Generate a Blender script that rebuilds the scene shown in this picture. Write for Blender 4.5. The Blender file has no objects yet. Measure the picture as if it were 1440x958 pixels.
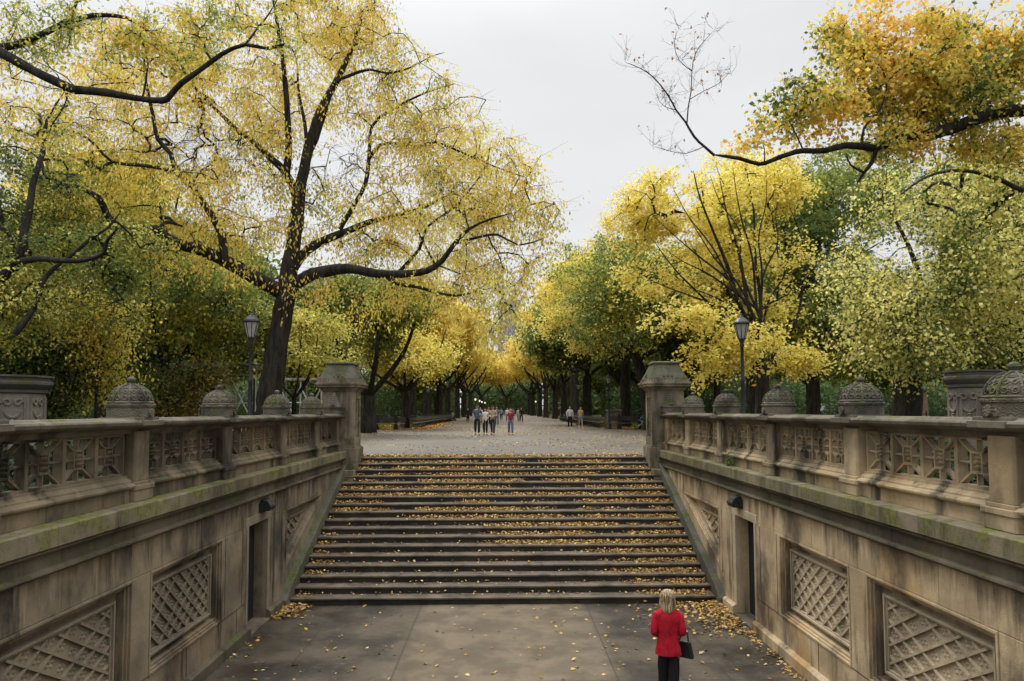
import bpy, bmesh, math, random
import numpy as np
from mathutils import Vector, Matrix
R = math.radians
random.seed(7)
scene = bpy.context.scene
col = scene.collection

# ---------------------------------------------------------------- camera
CAM = dict(f=1000.0, p=.058, yaw=.0144, roll=-.003, cx=-.03, H=4.162, sh=40.0)
def cam_axes():
    p, yaw, roll = CAM['p'], CAM['yaw'], CAM['roll']
    cy, sy = math.cos(yaw), math.sin(yaw)
    fwd = Vector((sy*math.cos(p), cy*math.cos(p), math.sin(p)))
    right = Vector((cy, -sy, 0)); up = right.cross(fwd)
    r = right*math.cos(roll)+up*math.sin(roll); u = up*math.cos(roll)-right*math.sin(roll)
    return r, u, fwd
AX = cam_axes()
cd = bpy.data.cameras.new('camera'); cam = bpy.data.objects.new('camera', cd); col.objects.link(cam)
cd.sensor_width = 36; cd.lens = CAM['f']/1440*36; cd.shift_y = CAM['sh']/1440; cd.clip_end = 3000; cd.clip_start = .1
m = Matrix.Identity(4)
for i in range(3):
    m[i][0] = AX[0][i]; m[i][1] = AX[1][i]; m[i][2] = -AX[2][i]
m[0][3] = CAM['cx']; m[1][3] = 0; m[2][3] = CAM['H']
cam.matrix_world = m
scene.camera = cam
def P(px, py, Y):
    """world point at depth Y seen at photo pixel px, py (used to survey the place)"""
    d = (px-720)/CAM['f']*AX[0]-(py-479-CAM['sh'])/CAM['f']*AX[1]+AX[2]
    s = Y/d[1]
    return Vector((CAM['cx']+d[0]*s, Y, CAM['H']+d[2]*s))
G = 2.736      # level of the upper plaza; the sunken court is z = 0

# ---------------------------------------------------------------- world, sun, exposure
SUN_EL, SUN_AZ = R(48), R(-22)       # azimuth from +Y towards +X
w = bpy.data.worlds.new('World'); scene.world = w; w.use_nodes = True
nt = w.node_tree; N = nt.nodes; L = nt.links; N.clear()
sky = N.new('ShaderNodeTexSky'); sky.sky_type = 'NISHITA'; sky.sun_disc = False
sky.sun_elevation = SUN_EL; sky.sun_rotation = SUN_AZ; sky.air_density = 1; sky.dust_density = 4
bw = N.new('ShaderNodeRGBToBW'); L.new(sky.outputs[0], bw.inputs[0])
mul = N.new('ShaderNodeMath'); mul.operation = 'MULTIPLY'; mul.inputs[1].default_value = .06; L.new(bw.outputs[0], mul.inputs[0])
tc = N.new('ShaderNodeTexCoord'); sep = N.new('ShaderNodeSeparateXYZ'); L.new(tc.outputs['Generated'], sep.inputs[0])
mr = N.new('ShaderNodeMapRange'); mr.interpolation_type = 'SMOOTHSTEP'; mr.inputs[1].default_value = .46; mr.inputs[2].default_value = 1.0
mr.inputs[3].default_value = .705; mr.inputs[4].default_value = 3.1; L.new(sep.outputs[2], mr.inputs[0])
nz = N.new('ShaderNodeTexNoise'); nz.inputs['Scale'].default_value = 2.2; nz.inputs['Detail'].default_value = 5
mp = N.new('ShaderNodeMapping'); mp.inputs['Scale'].default_value = (1, 1, 2.5); L.new(tc.outputs['Generated'], mp.inputs[0]); L.new(mp.outputs[0], nz.inputs['Vector'])
nr = N.new('ShaderNodeMapRange'); nr.inputs[1].default_value = .3; nr.inputs[2].default_value = .7; nr.inputs[3].default_value = .92; nr.inputs[4].default_value = 1.05
L.new(nz.outputs[0], nr.inputs[0])
m2 = N.new('ShaderNodeMath'); m2.operation = 'MULTIPLY'; L.new(mr.outputs[0], m2.inputs[0]); L.new(nr.outputs[0], m2.inputs[1])
# overcast: mostly even cloud light, a little of the clear sky behind it
m3 = N.new('ShaderNodeMix'); m3.data_type = 'FLOAT'; m3.inputs[0].default_value = .9
L.new(mul.outputs[0], m3.inputs[2]); L.new(m2.outputs[0], m3.inputs[3])
cm = N.new('ShaderNodeVectorMath'); cm.operation = 'SCALE'; cm.inputs[0].default_value = (1.0, 1.012, 1.035); L.new(m3.outputs[0], cm.inputs['Scale'])
bg = N.new('ShaderNodeBackground'); L.new(cm.outputs[0], bg.inputs[0]); bg.inputs[1].default_value = 1.06
wo = N.new('ShaderNodeOutputWorld'); L.new(bg.outputs[0], wo.inputs[0])
sd = bpy.data.lights.new('sun', 'SUN'); sd.energy = 1.5; sd.angle = R(14); sd.color = (1, .95, .86)
so = bpy.data.objects.new('sun', sd); col.objects.link(so)
sv = Vector((math.sin(SUN_AZ)*math.cos(SUN_EL), math.cos(SUN_AZ)*math.cos(SUN_EL), math.sin(SUN_EL)))
so.rotation_euler = sv.to_track_quat('Z', 'Y').to_euler(); so.location = sv*200
vs = scene.view_settings; vs.view_transform = 'Standard'; vs.look = 'None'; vs.exposure = 0.2; vs.gamma = 1; vs.use_curve_mapping = False
cy = scene.cycles; cy.max_bounces = 7; cy.diffuse_bounces = 3; cy.transmission_bounces = 5; cy.glossy_bounces = 2
cy.transparent_max_bounces = 4; cy.caustics_reflective = False; cy.caustics_refractive = False
cy.use_denoising = True; cy.denoiser = 'OPENIMAGEDENOISE'; cy.use_adaptive_sampling = True; cy.adaptive_threshold = .02
cd.dof.use_dof = False

# ---------------------------------------------------------------- materials
class NT:
    def __init__(s, name):
        s.m = bpy.data.materials.new(name); s.m.use_nodes = True; s.t = s.m.node_tree; s.n = s.t.nodes; s.l = s.t.links; s.n.clear()
        s.out = s.n.new('ShaderNodeOutputMaterial')
        s.pos = s.n.new('ShaderNodeNewGeometry')
    def link(s, a, b): s.l.new(a, b)
    def mapping(s, scale, src=None):
        mp = s.n.new('ShaderNodeMapping'); mp.inputs['Scale'].default_value = scale; s.l.new(src or s.pos.outputs['Position'], mp.inputs[0]); return mp.outputs[0]
    def noise(s, scale=1, detail=4, rough=.55, vec=(1, 1, 1), src=None, lo=None, hi=None, dist=0):
        n = s.n.new('ShaderNodeTexNoise'); n.inputs['Scale'].default_value = scale; n.inputs['Detail'].default_value = detail
        n.inputs['Roughness'].default_value = rough; n.inputs['Distortion'].default_value = dist
        s.l.new(s.mapping(vec, src), n.inputs['Vector'])
        return n.outputs[0] if lo is None else s.ramp(n.outputs[0], lo, hi)
    def ramp(s, f, lo, hi, a=0., b=1.):
        r = s.n.new('ShaderNodeMapRange'); r.interpolation_type = 'SMOOTHSTEP'
        for i, v in enumerate((lo, hi, a, b)): r.inputs[i+1].default_value = v
        s.l.new(f, r.inputs[0]); return r.outputs[0]
    def math(s, op, a, b=None):
        r = s.n.new('ShaderNodeMath'); r.operation = op
        for i, v in enumerate((a, b)):
            if v is None: continue
            if isinstance(v, (int, float)): r.inputs[i].default_value = v
            else: s.l.new(v, r.inputs[i])
        return r.outputs[0]
    def mix(s, f, a, b, mode='MIX'):
        r = s.n.new('ShaderNodeMix'); r.data_type = 'RGBA'; r.blend_type = mode; r.clamp_factor = True
        for i, v in ((0, f), (6, a), (7, b)):
            if isinstance(v, (int, float)): r.inputs[i].default_value = v
            elif isinstance(v, tuple): r.inputs[i].default_value = v+(1,) if len(v) == 3 else v
            else: s.l.new(v, r.inputs[i])
        return r.outputs[2]
    def bump(s, h, strength=.4, dist=.02):
        b = s.n.new('ShaderNodeBump'); b.inputs['Strength'].default_value = strength; b.inputs['Distance'].default_value = dist
        s.l.new(h, b.inputs['Height']); return b.outputs[0]
    def bsdf(s, color, rough=.8, normal=None, metal=0, spec=.4):
        b = s.n.new('ShaderNodeBsdfPrincipled')
        for k, v in (('Base Color', color), ('Roughness', rough)):
            if isinstance(v, (int, float)): b.inputs[k].default_value = v
            elif isinstance(v, tuple): b.inputs[k].default_value = v+(1,)
            else: s.l.new(v, b.inputs[k])
        b.inputs['Metallic'].default_value = metal; b.inputs['Specular IOR Level'].default_value = spec
        if normal: s.l.new(normal, b.inputs['Normal'])
        s.l.new(b.outputs[0], s.out.inputs[0]); return s.m
    def upness(s):
        sp = s.n.new('ShaderNodeSeparateXYZ'); s.l.new(s.pos.outputs['Normal'], sp.inputs[0]); return sp.outputs[2]

def stone(name, a, b, dark, dark_amt=.7, moss=0., moss_up=.3, streak=True, joints=None, bump=.5, warm=None, rough=.85, mossc=(.11, .125, .025), relief=None, drip=None):
    t = NT(name)
    c = t.mix(t.noise(1.3, 5, .6, lo=.35, hi=.65), a, b)
    if warm: c = t.mix(t.math('MULTIPLY', t.noise(.55, 3, .5, (1, 1, .7), lo=.54, hi=.68), .75), c, warm)
    c = t.mix(t.math('MULTIPLY', t.noise(16, 4, .7, lo=.42, hi=.72), .4), c, tuple(x*.6 for x in a))
    if streak:
        k = t.noise(2.1, 6, .62, (1, 1, .16), lo=.5, hi=.68)
        k2 = t.noise(.8, 5, .65, (1, 1, .55), lo=.45, hi=.66)
        c = t.mix(t.math('MULTIPLY', t.math('MAXIMUM', k, k2), dark_amt), c, dark)
        lt = t.noise(3.3, 4, .6, (1, 1, .12), lo=.62, hi=.74)
        c = t.mix(t.math('MULTIPLY', lt, .35), c, tuple(min(1, x*1.7) for x in b))
    else:
        c = t.mix(t.math('MULTIPLY', t.noise(2.5, 6, .65, lo=.45, hi=.66), dark_amt), c, dark)
    if drip:                                     # soot and water runs hanging from the cornice
        sp0 = t.n.new('ShaderNodeSeparateXYZ'); t.l.new(t.pos.outputs['Position'], sp0.inputs[0])
        run = t.math('ADD', t.noise(2.0, 8, .72, (1, 1, .11), dist=.3), t.ramp(sp0.outputs[2], drip[0], drip[1], -.2, .05))
        c = t.mix(t.math('MULTIPLY', t.ramp(run, .44, .66), .85), c, t.mix(t.noise(5, 5, .7, lo=.4, hi=.6), dark, tuple(x*.45 for x in b)))
        run2 = t.math('ADD', t.noise(3.7, 5, .6, (1, 1, .1), src=None), t.ramp(sp0.outputs[2], drip[0], drip[1], -.2, .02))
        c = t.mix(t.math('MULTIPLY', t.ramp(run2, .57, .64), .5), c, tuple(min(.8, x*1.35) for x in a))
    h = t.math('ADD', t.math('MULTIPLY', t.noise(9, 6, .7), .7), t.math('MULTIPLY', t.noise(60, 3, .6), .3))
    if relief:                                   # carved scrollwork on caps and bands
        v = t.n.new('ShaderNodeTexVoronoi'); v.inputs['Scale'].default_value = relief; v.feature = 'F1'
        t.l.new(t.mapping((1, 1, 1)), v.inputs['Vector'])
        rv = t.math('SINE', t.math('MULTIPLY', v.outputs['Distance'], 22.0))
        h = t.math('ADD', h, t.math('MULTIPLY', rv, 1.3))
    if joints:
        sx, sz, ax = joints
        br = t.n.new('ShaderNodeTexBrick'); br.inputs['Scale'].default_value = 1
        br.inputs['Brick Width'].default_value = sx; br.inputs['Row Height'].default_value = sz
        br.inputs['Mortar Size'].default_value = .006; br.inputs['Mortar Smooth'].default_value = .3
        br.inputs['Color1'].default_value = (1, 1, 1, 1); br.inputs['Color2'].default_value = (.72, .7, .68, 1); br.inputs['Mortar'].default_value = (.25, .22, .2, 1)
        sp = t.n.new('ShaderNodeSeparateXYZ'); t.l.new(t.pos.outputs['Position'], sp.inputs[0])
        cb = t.n.new('ShaderNodeCombineXYZ'); t.l.new(sp.outputs[ax], cb.inputs[0]); t.l.new(sp.outputs[2], cb.inputs[1])
        t.l.new(cb.outputs[0], br.inputs['Vector'])
        c = t.mix(.85, c, br.outputs[0], 'MULTIPLY')
    if moss:
        mm = t.noise(2.6, 6, .68, lo=.62-.22*moss, hi=.74-.16*moss)
        up = t.ramp(t.upness(), -.2, .8, 1-moss_up, 1)
        c = t.mix(t.math('MULTIPLY', t.math('MULTIPLY', mm, up), .85), c, t.mix(t.noise(14, 4, .7, lo=.4, hi=.6), mossc, tuple(x*.45 for x in mossc)))
    return t.bsdf(c, rough, t.bump(h, bump, .03), spec=.35)

M = {}
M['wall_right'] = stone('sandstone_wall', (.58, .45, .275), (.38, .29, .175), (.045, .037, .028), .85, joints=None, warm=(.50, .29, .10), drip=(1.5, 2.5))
M['wall_left'] = stone('shade_toned_sandstone_wall', (.27, .215, .14), (.15, .12, .083), (.02, .018, .014), .9, drip=(1.4, 2.5), joints=None, warm=(.24, .145, .06))  # right wall's stone, darkened to paint in the shade on the left side
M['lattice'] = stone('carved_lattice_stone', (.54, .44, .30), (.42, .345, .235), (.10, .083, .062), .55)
M['lattice_dark'] = stone('carved_lattice_stone_shaded', (.28, .23, .155), (.2, .165, .115), (.07, .06, .05), .6)  # darker copy of the lattice stone, painting in the left wall's shade
M['ledge'] = stone('mossy_ledge_stone', (.27, .22, .15), (.15, .125, .085), (.035, .03, .022), .85, moss=.85, moss_up=.25, mossc=(.17, .18, .03), joints=(1.15, 40, 1))
M['cornice'] = stone('damp_cornice_stone', (.15, .122, .082), (.08, .068, .047), (.02, .018, .015), .7, moss=.6, moss_up=.6, joints=(1.4, 40, 1))
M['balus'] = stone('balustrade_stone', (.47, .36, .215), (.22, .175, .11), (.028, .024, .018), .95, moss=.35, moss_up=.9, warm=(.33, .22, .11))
M['balus_left'] = stone('shaded_balustrade_stone', (.25, .195, .12), (.12, .096, .064), (.018, .016, .012), .95, moss=.35, moss_up=.9, warm=(.25, .16, .08))  # balustrade stone with the left side's shade put into the colour
M['coping'] = stone('coping_stone', (.18, .15, .11), (.10, .087, .066), (.025, .023, .019), .8, moss=.55, moss_up=.7, joints=(2.9, 40, 1))
M['dome'] = stone('carved_dome_stone', (.15, .13, .095), (.085, .076, .058), (.024, .022, .018), .8, moss=.6, moss_up=.5, relief=14, streak=False, bump=.35)
M['pier'] = stone('gate_pier_stone', (.33, .265, .175), (.2, .165, .115), (.05, .044, .033), .8, moss=.5, moss_up=.2, mossc=(.085, .09, .03))
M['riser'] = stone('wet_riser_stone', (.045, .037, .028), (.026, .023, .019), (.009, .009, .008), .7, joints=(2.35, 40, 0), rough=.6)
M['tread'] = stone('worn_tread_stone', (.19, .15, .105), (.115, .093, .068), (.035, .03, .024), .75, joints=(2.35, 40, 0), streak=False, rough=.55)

def floor_mat():
    t = NT('damp_paving')
    c = t.mix(t.noise(.7, 6, .62, lo=.38, hi=.64), (.03, .024, .017), (.10, .079, .053))
    c = t.mix(t.math('MULTIPLY', t.noise(5, 6, .7, (1, 2.2, 1), lo=.58, hi=.66), .5), c, (.21, .18, .14))
    c = t.mix(t.math('MULTIPLY', t.noise(38, 3, .7, lo=.6, hi=.68), .5), c, (.22, .19, .15))
    c = t.mix(t.noise(24, 4, .7, lo=.48, hi=.8), c, (.03, .026, .022))
    sp = t.n.new('ShaderNodeSeparateXYZ'); t.l.new(t.pos.outputs['Position'], sp.inputs[0])
    ax = t.math('ABSOLUTE', sp.outputs[0])
    mid = t.ramp(ax, 1.3, 2.2, 1, 0)
    c = t.mix(t.math('MULTIPLY', mid, .75), c, t.mix(t.noise(1.4, 5, .65, lo=.4, hi=.62), (.135, .104, .065), (.20, .155, .10)))  # paler warm middle band paints in the wet sheen
    for jx in (1.76, 3.5):
        d = t.math('ABSOLUTE', t.math('SUBTRACT', ax, jx)); c = t.mix(t.ramp(d, .006, .02, .6, 0), c, (.02, .018, .016))
    d = t.math('ABSOLUTE', t.math('SUBTRACT', sp.outputs[1], 11.2)); c = t.mix(t.ramp(d, .006, .02, .5, 0), c, (.02, .018, .016))
    ro = t.ramp(t.noise(1.1, 5, .6), .38, .62, .38, .8)
    wn = t.n.new('ShaderNodeTexWave'); wn.wave_type = 'BANDS'; wn.bands_direction = 'Y'; wn.inputs['Scale'].default_value = 16; wn.inputs['Distortion'].default_value = 1.5
    t.l.new(t.mapping((1, 1, 1)), wn.inputs['Vector'])
    return t.bsdf(c, ro, t.bump(t.math('ADD', t.noise(35, 5, .7), t.math('MULTIPLY', wn.outputs[0], .15)), .25, .01), spec=.3)
M['court'] = floor_mat()
def plaza_mat():
    t = NT('plaza_paving')
    c = t.mix(t.noise(.16, 5, .6, (1, .6, 1), lo=.4, hi=.62), (.095, .08, .062), (.14, .118, .09))
    c = t.mix(t.math('MULTIPLY', t.noise(.5, 5, .6, (.25, 2.2, 1), lo=.56, hi=.66), .6), c, (.07, .06, .05))
    c = t.mix(t.noise(8, 5, .8, lo=.45, hi=.8), c, (.09, .08, .068))
    return t.bsdf(c, .6, t.bump(t.noise(30, 4, .7), .3, .01), spec=.4)
M['plaza'] = plaza_mat()
def simple(name, a, b=None, rough=.7, scale=6, spec=.4, metal=0, bump=0):
    t = NT(name); c = t.mix(t.noise(scale, 4, .6, lo=.35, hi=.65), a, b or tuple(x*.7 for x in a))
    return t.bsdf(c, rough, t.bump(t.noise(scale*4, 4, .6), bump, .01) if bump else None, metal, spec)
def lawn_mat():
    t = NT('lawn'); c = t.mix(t.noise(3, 6, .7, lo=.4, hi=.6), (.035, .055, .014), (.06, .075, .02))
    c = t.mix(t.noise(1.1, 6, .75, lo=.5, hi=.6), c, (.22, .11, .03))
    return t.bsdf(c, .95, t.bump(t.noise(30, 4, .7), .6, .04), spec=.1)
M['lawn'] = lawn_mat()
def bark_mat(name, a, b):
    t = NT(name)
    v = t.noise(7, 6, .7, (1, 1, .18)); c = t.mix(t.ramp(v, .38, .64), a, b)
    c = t.mix(t.math('MULTIPLY', t.noise(1.2, 4, .6, lo=.55, hi=.7), .5), c, (.04, .048, .022))
    return t.bsdf(c, .9, t.bump(v, 1., .08), spec=.2)
M['bark'] = bark_mat('dark_wet_bark', (.016, .013, .011), (.05, .042, .034))
M['bark_grey'] = bark_mat('grey_bark', (.035, .03, .026), (.085, .075, .063))
def leaf_mat(name, trans=.5):
    t = NT(name)
    at = t.n.new('ShaderNodeAttribute'); at.attribute_name = 'tint'
    d = t.n.new('ShaderNodeBsdfDiffuse'); t.l.new(at.outputs[0], d.inputs[0])
    tr = t.n.new('ShaderNodeBsdfTranslucent'); t.l.new(at.outputs[0], tr.inputs[0])
    gl = t.n.new('ShaderNodeBsdfGlossy'); gl.inputs['Roughness'].default_value = .55; gl.inputs[0].default_value = (.6, .6, .6, 1)
    mx = t.n.new('ShaderNodeMixShader'); mx.inputs[0].default_value = trans; t.l.new(d.outputs[0], mx.inputs[1]); t.l.new(tr.outputs[0], mx.inputs[2])
    m2 = t.n.new('ShaderNodeMixShader'); m2.inputs[0].default_value = .04; t.l.new(mx.outputs[0], m2.inputs[1]); t.l.new(gl.outputs[0], m2.inputs[2])
    t.l.new(m2.outputs[0], t.out.inputs[0]); return t.m
M['leaf'] = leaf_mat('autumn_leaves'); M['litter'] = leaf_mat('fallen_leaves', .1)
M['iron'] = simple('black_painted_iron', (.012, .014, .014), (.02, .022, .022), .45, 20)
M['bench_wood'] = simple('dark_bench_timber', (.075, .058, .045), (.035, .03, .026), .6, 9, bump=.2)
M['seat_wood'] = simple('worn_seat_timber', (.22, .17, .13), (.12, .095, .075), .6, 9, bump=.2)
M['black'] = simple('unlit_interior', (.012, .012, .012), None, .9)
M['lantern_glass'] = simple('frosted_lantern_glass', (.40, .39, .37), (.28, .28, .27), .25)
def emit(name, c, s):
    t = NT(name); e = t.n.new('ShaderNodeEmission'); e.inputs[0].default_value = c+(1,); e.inputs[1].default_value = s; t.l.new(e.outputs[0], t.out.inputs[0]); return t.m
M['lit'] = emit('lit_lamp_globe', (1, .9, .75), 1.1)
def cloth(name, a, rough=.85): return simple(name, a, tuple(x*.75 for x in a), rough, 25, spec=.2)

# ---------------------------------------------------------------- mesh helpers
WL = {}
def wl(o): return WL.get(o.name, Vector((0, 0, 0)))
def tag(o, label=None, cat=None, group=None, kind=None):
    if label: o['label'] = label
    if cat: o['category'] = cat
    if group: o['group'] = group
    if kind: o['kind'] = kind
    return o
def empty(name, loc, rz=0):
    o = bpy.data.objects.new(name, None); o.empty_display_size = .2; o.location = loc; o.rotation_euler.z = rz; col.objects.link(o)
    WL[o.name] = Vector(loc); return o
class MB:
    def __init__(s): s.v = []; s.f = []
    def add(s, vs, fs):
        k = len(s.v); s.v += [tuple(x) for x in vs]; s.f += [tuple(i+k for i in f) for f in fs]; return s
    def box(s, x0, x1, y0, y1, z0, z1):
        return s.add([(x, y, z) for z in (z0, z1) for y in (y0, y1) for x in (x0, x1)], [(0, 2, 3, 1), (4, 5, 7, 6), (0, 1, 5, 4), (2, 6, 7, 3), (0, 4, 6, 2), (1, 3, 7, 5)])
    def prism(s, poly, axis, a0, a1):
        n = len(poly)
        def pt(p, a):
            if axis == 'y': return (p[0], a, p[1])
            if axis == 'x': return (a, p[0], p[1])
            return (p[0], p[1], a)
        vs = [pt(p, a0) for p in poly]+[pt(p, a1) for p in poly]
        return s.add(vs, [tuple(range(n)), tuple(range(2*n-1, n-1, -1))]+[(i, (i+1) % n, n+(i+1) % n, n+i) for i in range(n)])
    def bar(s, p, q, wd, x0, x1):
        """a bar in the Y-Z plane from p to q (y,z), from x0 to x1"""
        d = Vector((q[0]-p[0], q[1]-p[1])); d.normalize(); n = Vector((-d[1], d[0]))*wd/2
        return s.prism([(p[0]+n[0], p[1]+n[1]), (q[0]+n[0], q[1]+n[1]), (q[0]-n[0], q[1]-n[1]), (p[0]-n[0], p[1]-n[1])], 'x', x0, x1)
    def lathe(s, c, prof, n=24, a0=0, sq=(1, 1)):
        k = len(s.v)
        for r, z in prof:
            for i in range(n):
                a = a0+2*math.pi*i/n; s.v.append((c[0]+r*sq[0]*math.cos(a), c[1]+r*sq[1]*math.sin(a), c[2]+z))
        m_ = len(prof)
        for j in range(m_-1):
            for i in range(n): s.f.append((k+j*n+i, k+j*n+(i+1) % n, k+(j+1)*n+(i+1) % n, k+(j+1)*n+i))
        s.f.append(tuple(k+i for i in range(n))[::-1]); s.f.append(tuple(k+(m_-1)*n+i for i in range(n)))
        return s
    def tube(s, pts, rad, n=8):
        pts = [Vector(p) for p in pts]; k = len(s.v)
        if not hasattr(rad, '__len__'): rad = [rad]*len(pts)
        prev = None
        for i, p in enumerate(pts):
            d = (pts[min(i+1, len(pts)-1)]-pts[max(i-1, 0)]).normalized()
            a = Vector((0, 0, 1)) if abs(d.z) < .9 else Vector((1, 0, 0))
            u = d.cross(a).normalized() if prev is None else (prev-d*prev.dot(d)).normalized(); prev = u; v = d.cross(u)
            for j in range(n):
                t = 2*math.pi*j/n; s.v.append(tuple(p+(u*math.cos(t)+v*math.sin(t))*rad[i]))
        for i in range(len(pts)-1):
            for j in range(n): s.f.append((k+i*n+j, k+i*n+(j+1) % n, k+(i+1)*n+(j+1) % n, k+(i+1)*n+j))
        s.f.append(tuple(k+j for j in range(n))[::-1]); s.f.append(tuple(k+(len(pts)-1)*n+j for j in range(n)))
        return s
    def mirror(s, sx):
        if sx < 0: s.v = [(-x, y, z) for x, y, z in s.v]
        return s
    def build(s, name, mat, parent=None, smooth=False, bevel=0, local=False):
        o_ = Vector((0, 0, 0)) if (parent is None or local) else wl(parent)
        me = bpy.data.meshes.new(name); me.from_pydata([(x-o_[0], y-o_[1], z-o_[2]) for x, y, z in s.v], [], s.f)
        bm = bmesh.new(); bm.from_mesh(me); bmesh.ops.recalc_face_normals(bm, faces=bm.faces)
        bm.to_mesh(me); bm.free()
        me.materials.append(mat)
        if smooth: me.polygons.foreach_set('use_smooth', [True]*len(me.polygons))
        o = bpy.data.objects.new(name, me); col.objects.link(o); o.parent = parent
        WL[o.name] = o_
        if bevel:
            b = o.modifiers.new('bevel', 'BEVEL'); b.width = bevel; b.segments = 2; b.limit_method = 'ANGLE'; b.angle_limit = R(40)
        return o
def copy_tree(o, parent=None):
    c = o.copy(); col.objects.link(c)
    if parent is not None: c.parent = parent
    for ch in [x for x in bpy.data.objects if x.parent == o]: copy_tree(ch, c)
    return c

# ================================================================ THE SETTING
def sheet(name, rects, z, mat, kind='structure'):
    b = MB()
    for x0, x1, y0, y1 in rects: b.add([(x0, y0, z), (x1, y0, z), (x1, y1, z), (x0, y1, z)], [(0, 1, 2, 3)])
    return tag(b.build(name, mat), kind=kind)
# the ground: one grid with a hole for the court, rising a little far to the right
def ground():
    xs = [-900, -300, -120, -60, -30, -5.45, 5.45, 20, 26, 32, 40, 60, 120, 300, 900]; ys = [-60, 0.6, 21.9, 35, 50, 60, 70, 90, 150, 400, 1200]
    b = MB(); idx = {}
    for i, x in enumerate(xs):
        for j, y in enumerate(ys):
            h = 0
            if x > 20 and y >= 50: h = min(.4, (x-20)*.06)
            idx[i, j] = len(b.v); b.v.append((x, y, G-.03+h))
    for i in range(len(xs)-1):
        for j in range(len(ys)-1):
            if xs[i] == -5.45 and ys[j] == .6: continue
            b.f.append((idx[i, j], idx[i+1, j], idx[i+1, j+1], idx[i, j+1]))
    return tag(b.build('ground', M['lawn']), kind='structure')
ground()
STEP_D, STEP_T, STEP_R, STEP_W = 15.53, .3695, .152, 4.57
YTOP = STEP_D+17*STEP_T
sheet('plaza', [(-13, 13, YTOP+.36, 54.5), (-60, -13, 47, 54.5), (13, 60, 47, 54.5)], G-.002, M['plaza'])
M['bed'] = simple('added_dark_bed_soil', (.028, .024, .018), (.05, .042, .02), .95, 5, spec=.1, bump=.6)  # dark ground added so the pierced panels look black inside
sheet('added_dark_bed', [(-34, -5.3, -8, YTOP+.35), (5.3, 34, -8, YTOP+.35)], G-.002, M['bed']); sheet('road', [(-34, 34, -60, -8)], G-.002, M['court'])
sheet('avenue', [(-7.6, 8.6, 54.5, 700)], G-.006, M['plaza'])
sheet('court_floor', [(-4.75, 4.75, -4, STEP_D+.1)], 0, M['court'])
b = MB().box(-5.4, 5.4, -8, .6, 2.2, G-.01); tag(b.build('bridge_deck', M['plaza']), kind='structure')
b = MB().box(-5.4, 5.4, -4.4, -4.0, 0, 2.19); tag(b.build('court_back_wall', M['wall_left']), kind='structure')

# ---- the staircase
st = empty('stone_staircase', (0, STEP_D, 0)); tag(st, 'wide flight of wet stone stairs strewn with yellow leaves, rising to the plaza', 'staircase')
for k in range(18):
    y0 = STEP_D+k*STEP_T; z1 = (k+1)*STEP_R; hw = STEP_W if k < 15 else 4.355
    if k == 15: hw = 4.36
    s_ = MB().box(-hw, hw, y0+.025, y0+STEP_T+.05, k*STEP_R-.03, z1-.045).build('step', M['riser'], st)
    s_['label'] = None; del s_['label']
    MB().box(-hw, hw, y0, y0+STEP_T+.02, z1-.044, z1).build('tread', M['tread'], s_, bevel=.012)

# ---- side walls, ledges, balustrades
XW = 4.74
def diamond_lattice(b, y0, y1, z0, z1, xa, xb, step, slope, wd, clip=None):
    """bars of a strapwork lattice clipped to the polygon clip or a rectangle (y,z)"""
    poly = clip or [(y0, z0), (y1, z0), (y1, z1), (y0, z1)]
    segs = []
    for sgn in (1, -1):
        L_ = []
        for k in range(-30, 31):
            # line z = z0 + sgn*slope*(y-y0) + k*step
            hits = []
            for i in range(len(poly)):
                (a, c), (d, e) = poly[i], poly[(i+1) % len(poly)]
                fa = c-(z0+sgn*slope*(a-y0)+k*step); fd = e-(z0+sgn*slope*(d-y0)+k*step)
                if fa*fd < 0: t = fa/(fa-fd); hits.append((a+(d-a)*t, c+(e-c)*t))
            if len(hits) == 2 and math.dist(*hits) > .05: L_.append(hits)
        segs.append(L_)
    for L_, off in zip(segs, (0, .004)):
        for p, q in L_: b.bar(p, q, wd, xa-off, xb+off)
    # rosettes in the cells
    if slope > 0:
        for i in range(-40, 41):
            for j in range(-40, 41):
                # cell centre
                kk, jj = (i+.5)*step, (j+.5)*step
                y = y0+(jj-kk)/(2*slope); z = z0+(jj+kk)/2
                if clip is None:
                    ok = y0+.06 < y < y1-.06 and z0+.05 < z < z1-.05
                else:
                    ok = all(((clip[(q+1) % len(clip)][0]-clip[q][0])*(z-clip[q][1])-(clip[(q+1) % len(clip)][1]-clip[q][1])*(y-clip[q][0])) > .03 for q in range(len(clip)))
                if ok:
                    r_ = step*.23
                    for a in (0, 1, 2, 3):
                        t = a*math.pi/2+.4; cyy, czz = y+r_*.62*math.cos(t)/max(slope, .6), z+r_*.62*math.sin(t)
                        b.lathe((0, 0, 0), [(0, 0)], 3) if False else None
                        n0 = len(b.v)
                        for q in range(6):
                            u = q*math.pi/3; b.v.append((xb-.002, cyy+r_*.5*math.cos(u), czz+r_*.5*math.sin(u)))
                        b.v.append((xb-.022, cyy, czz))
                        for q in range(6): b.f.append((n0+q, n0+(q+1) % 6, n0+6))
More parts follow.
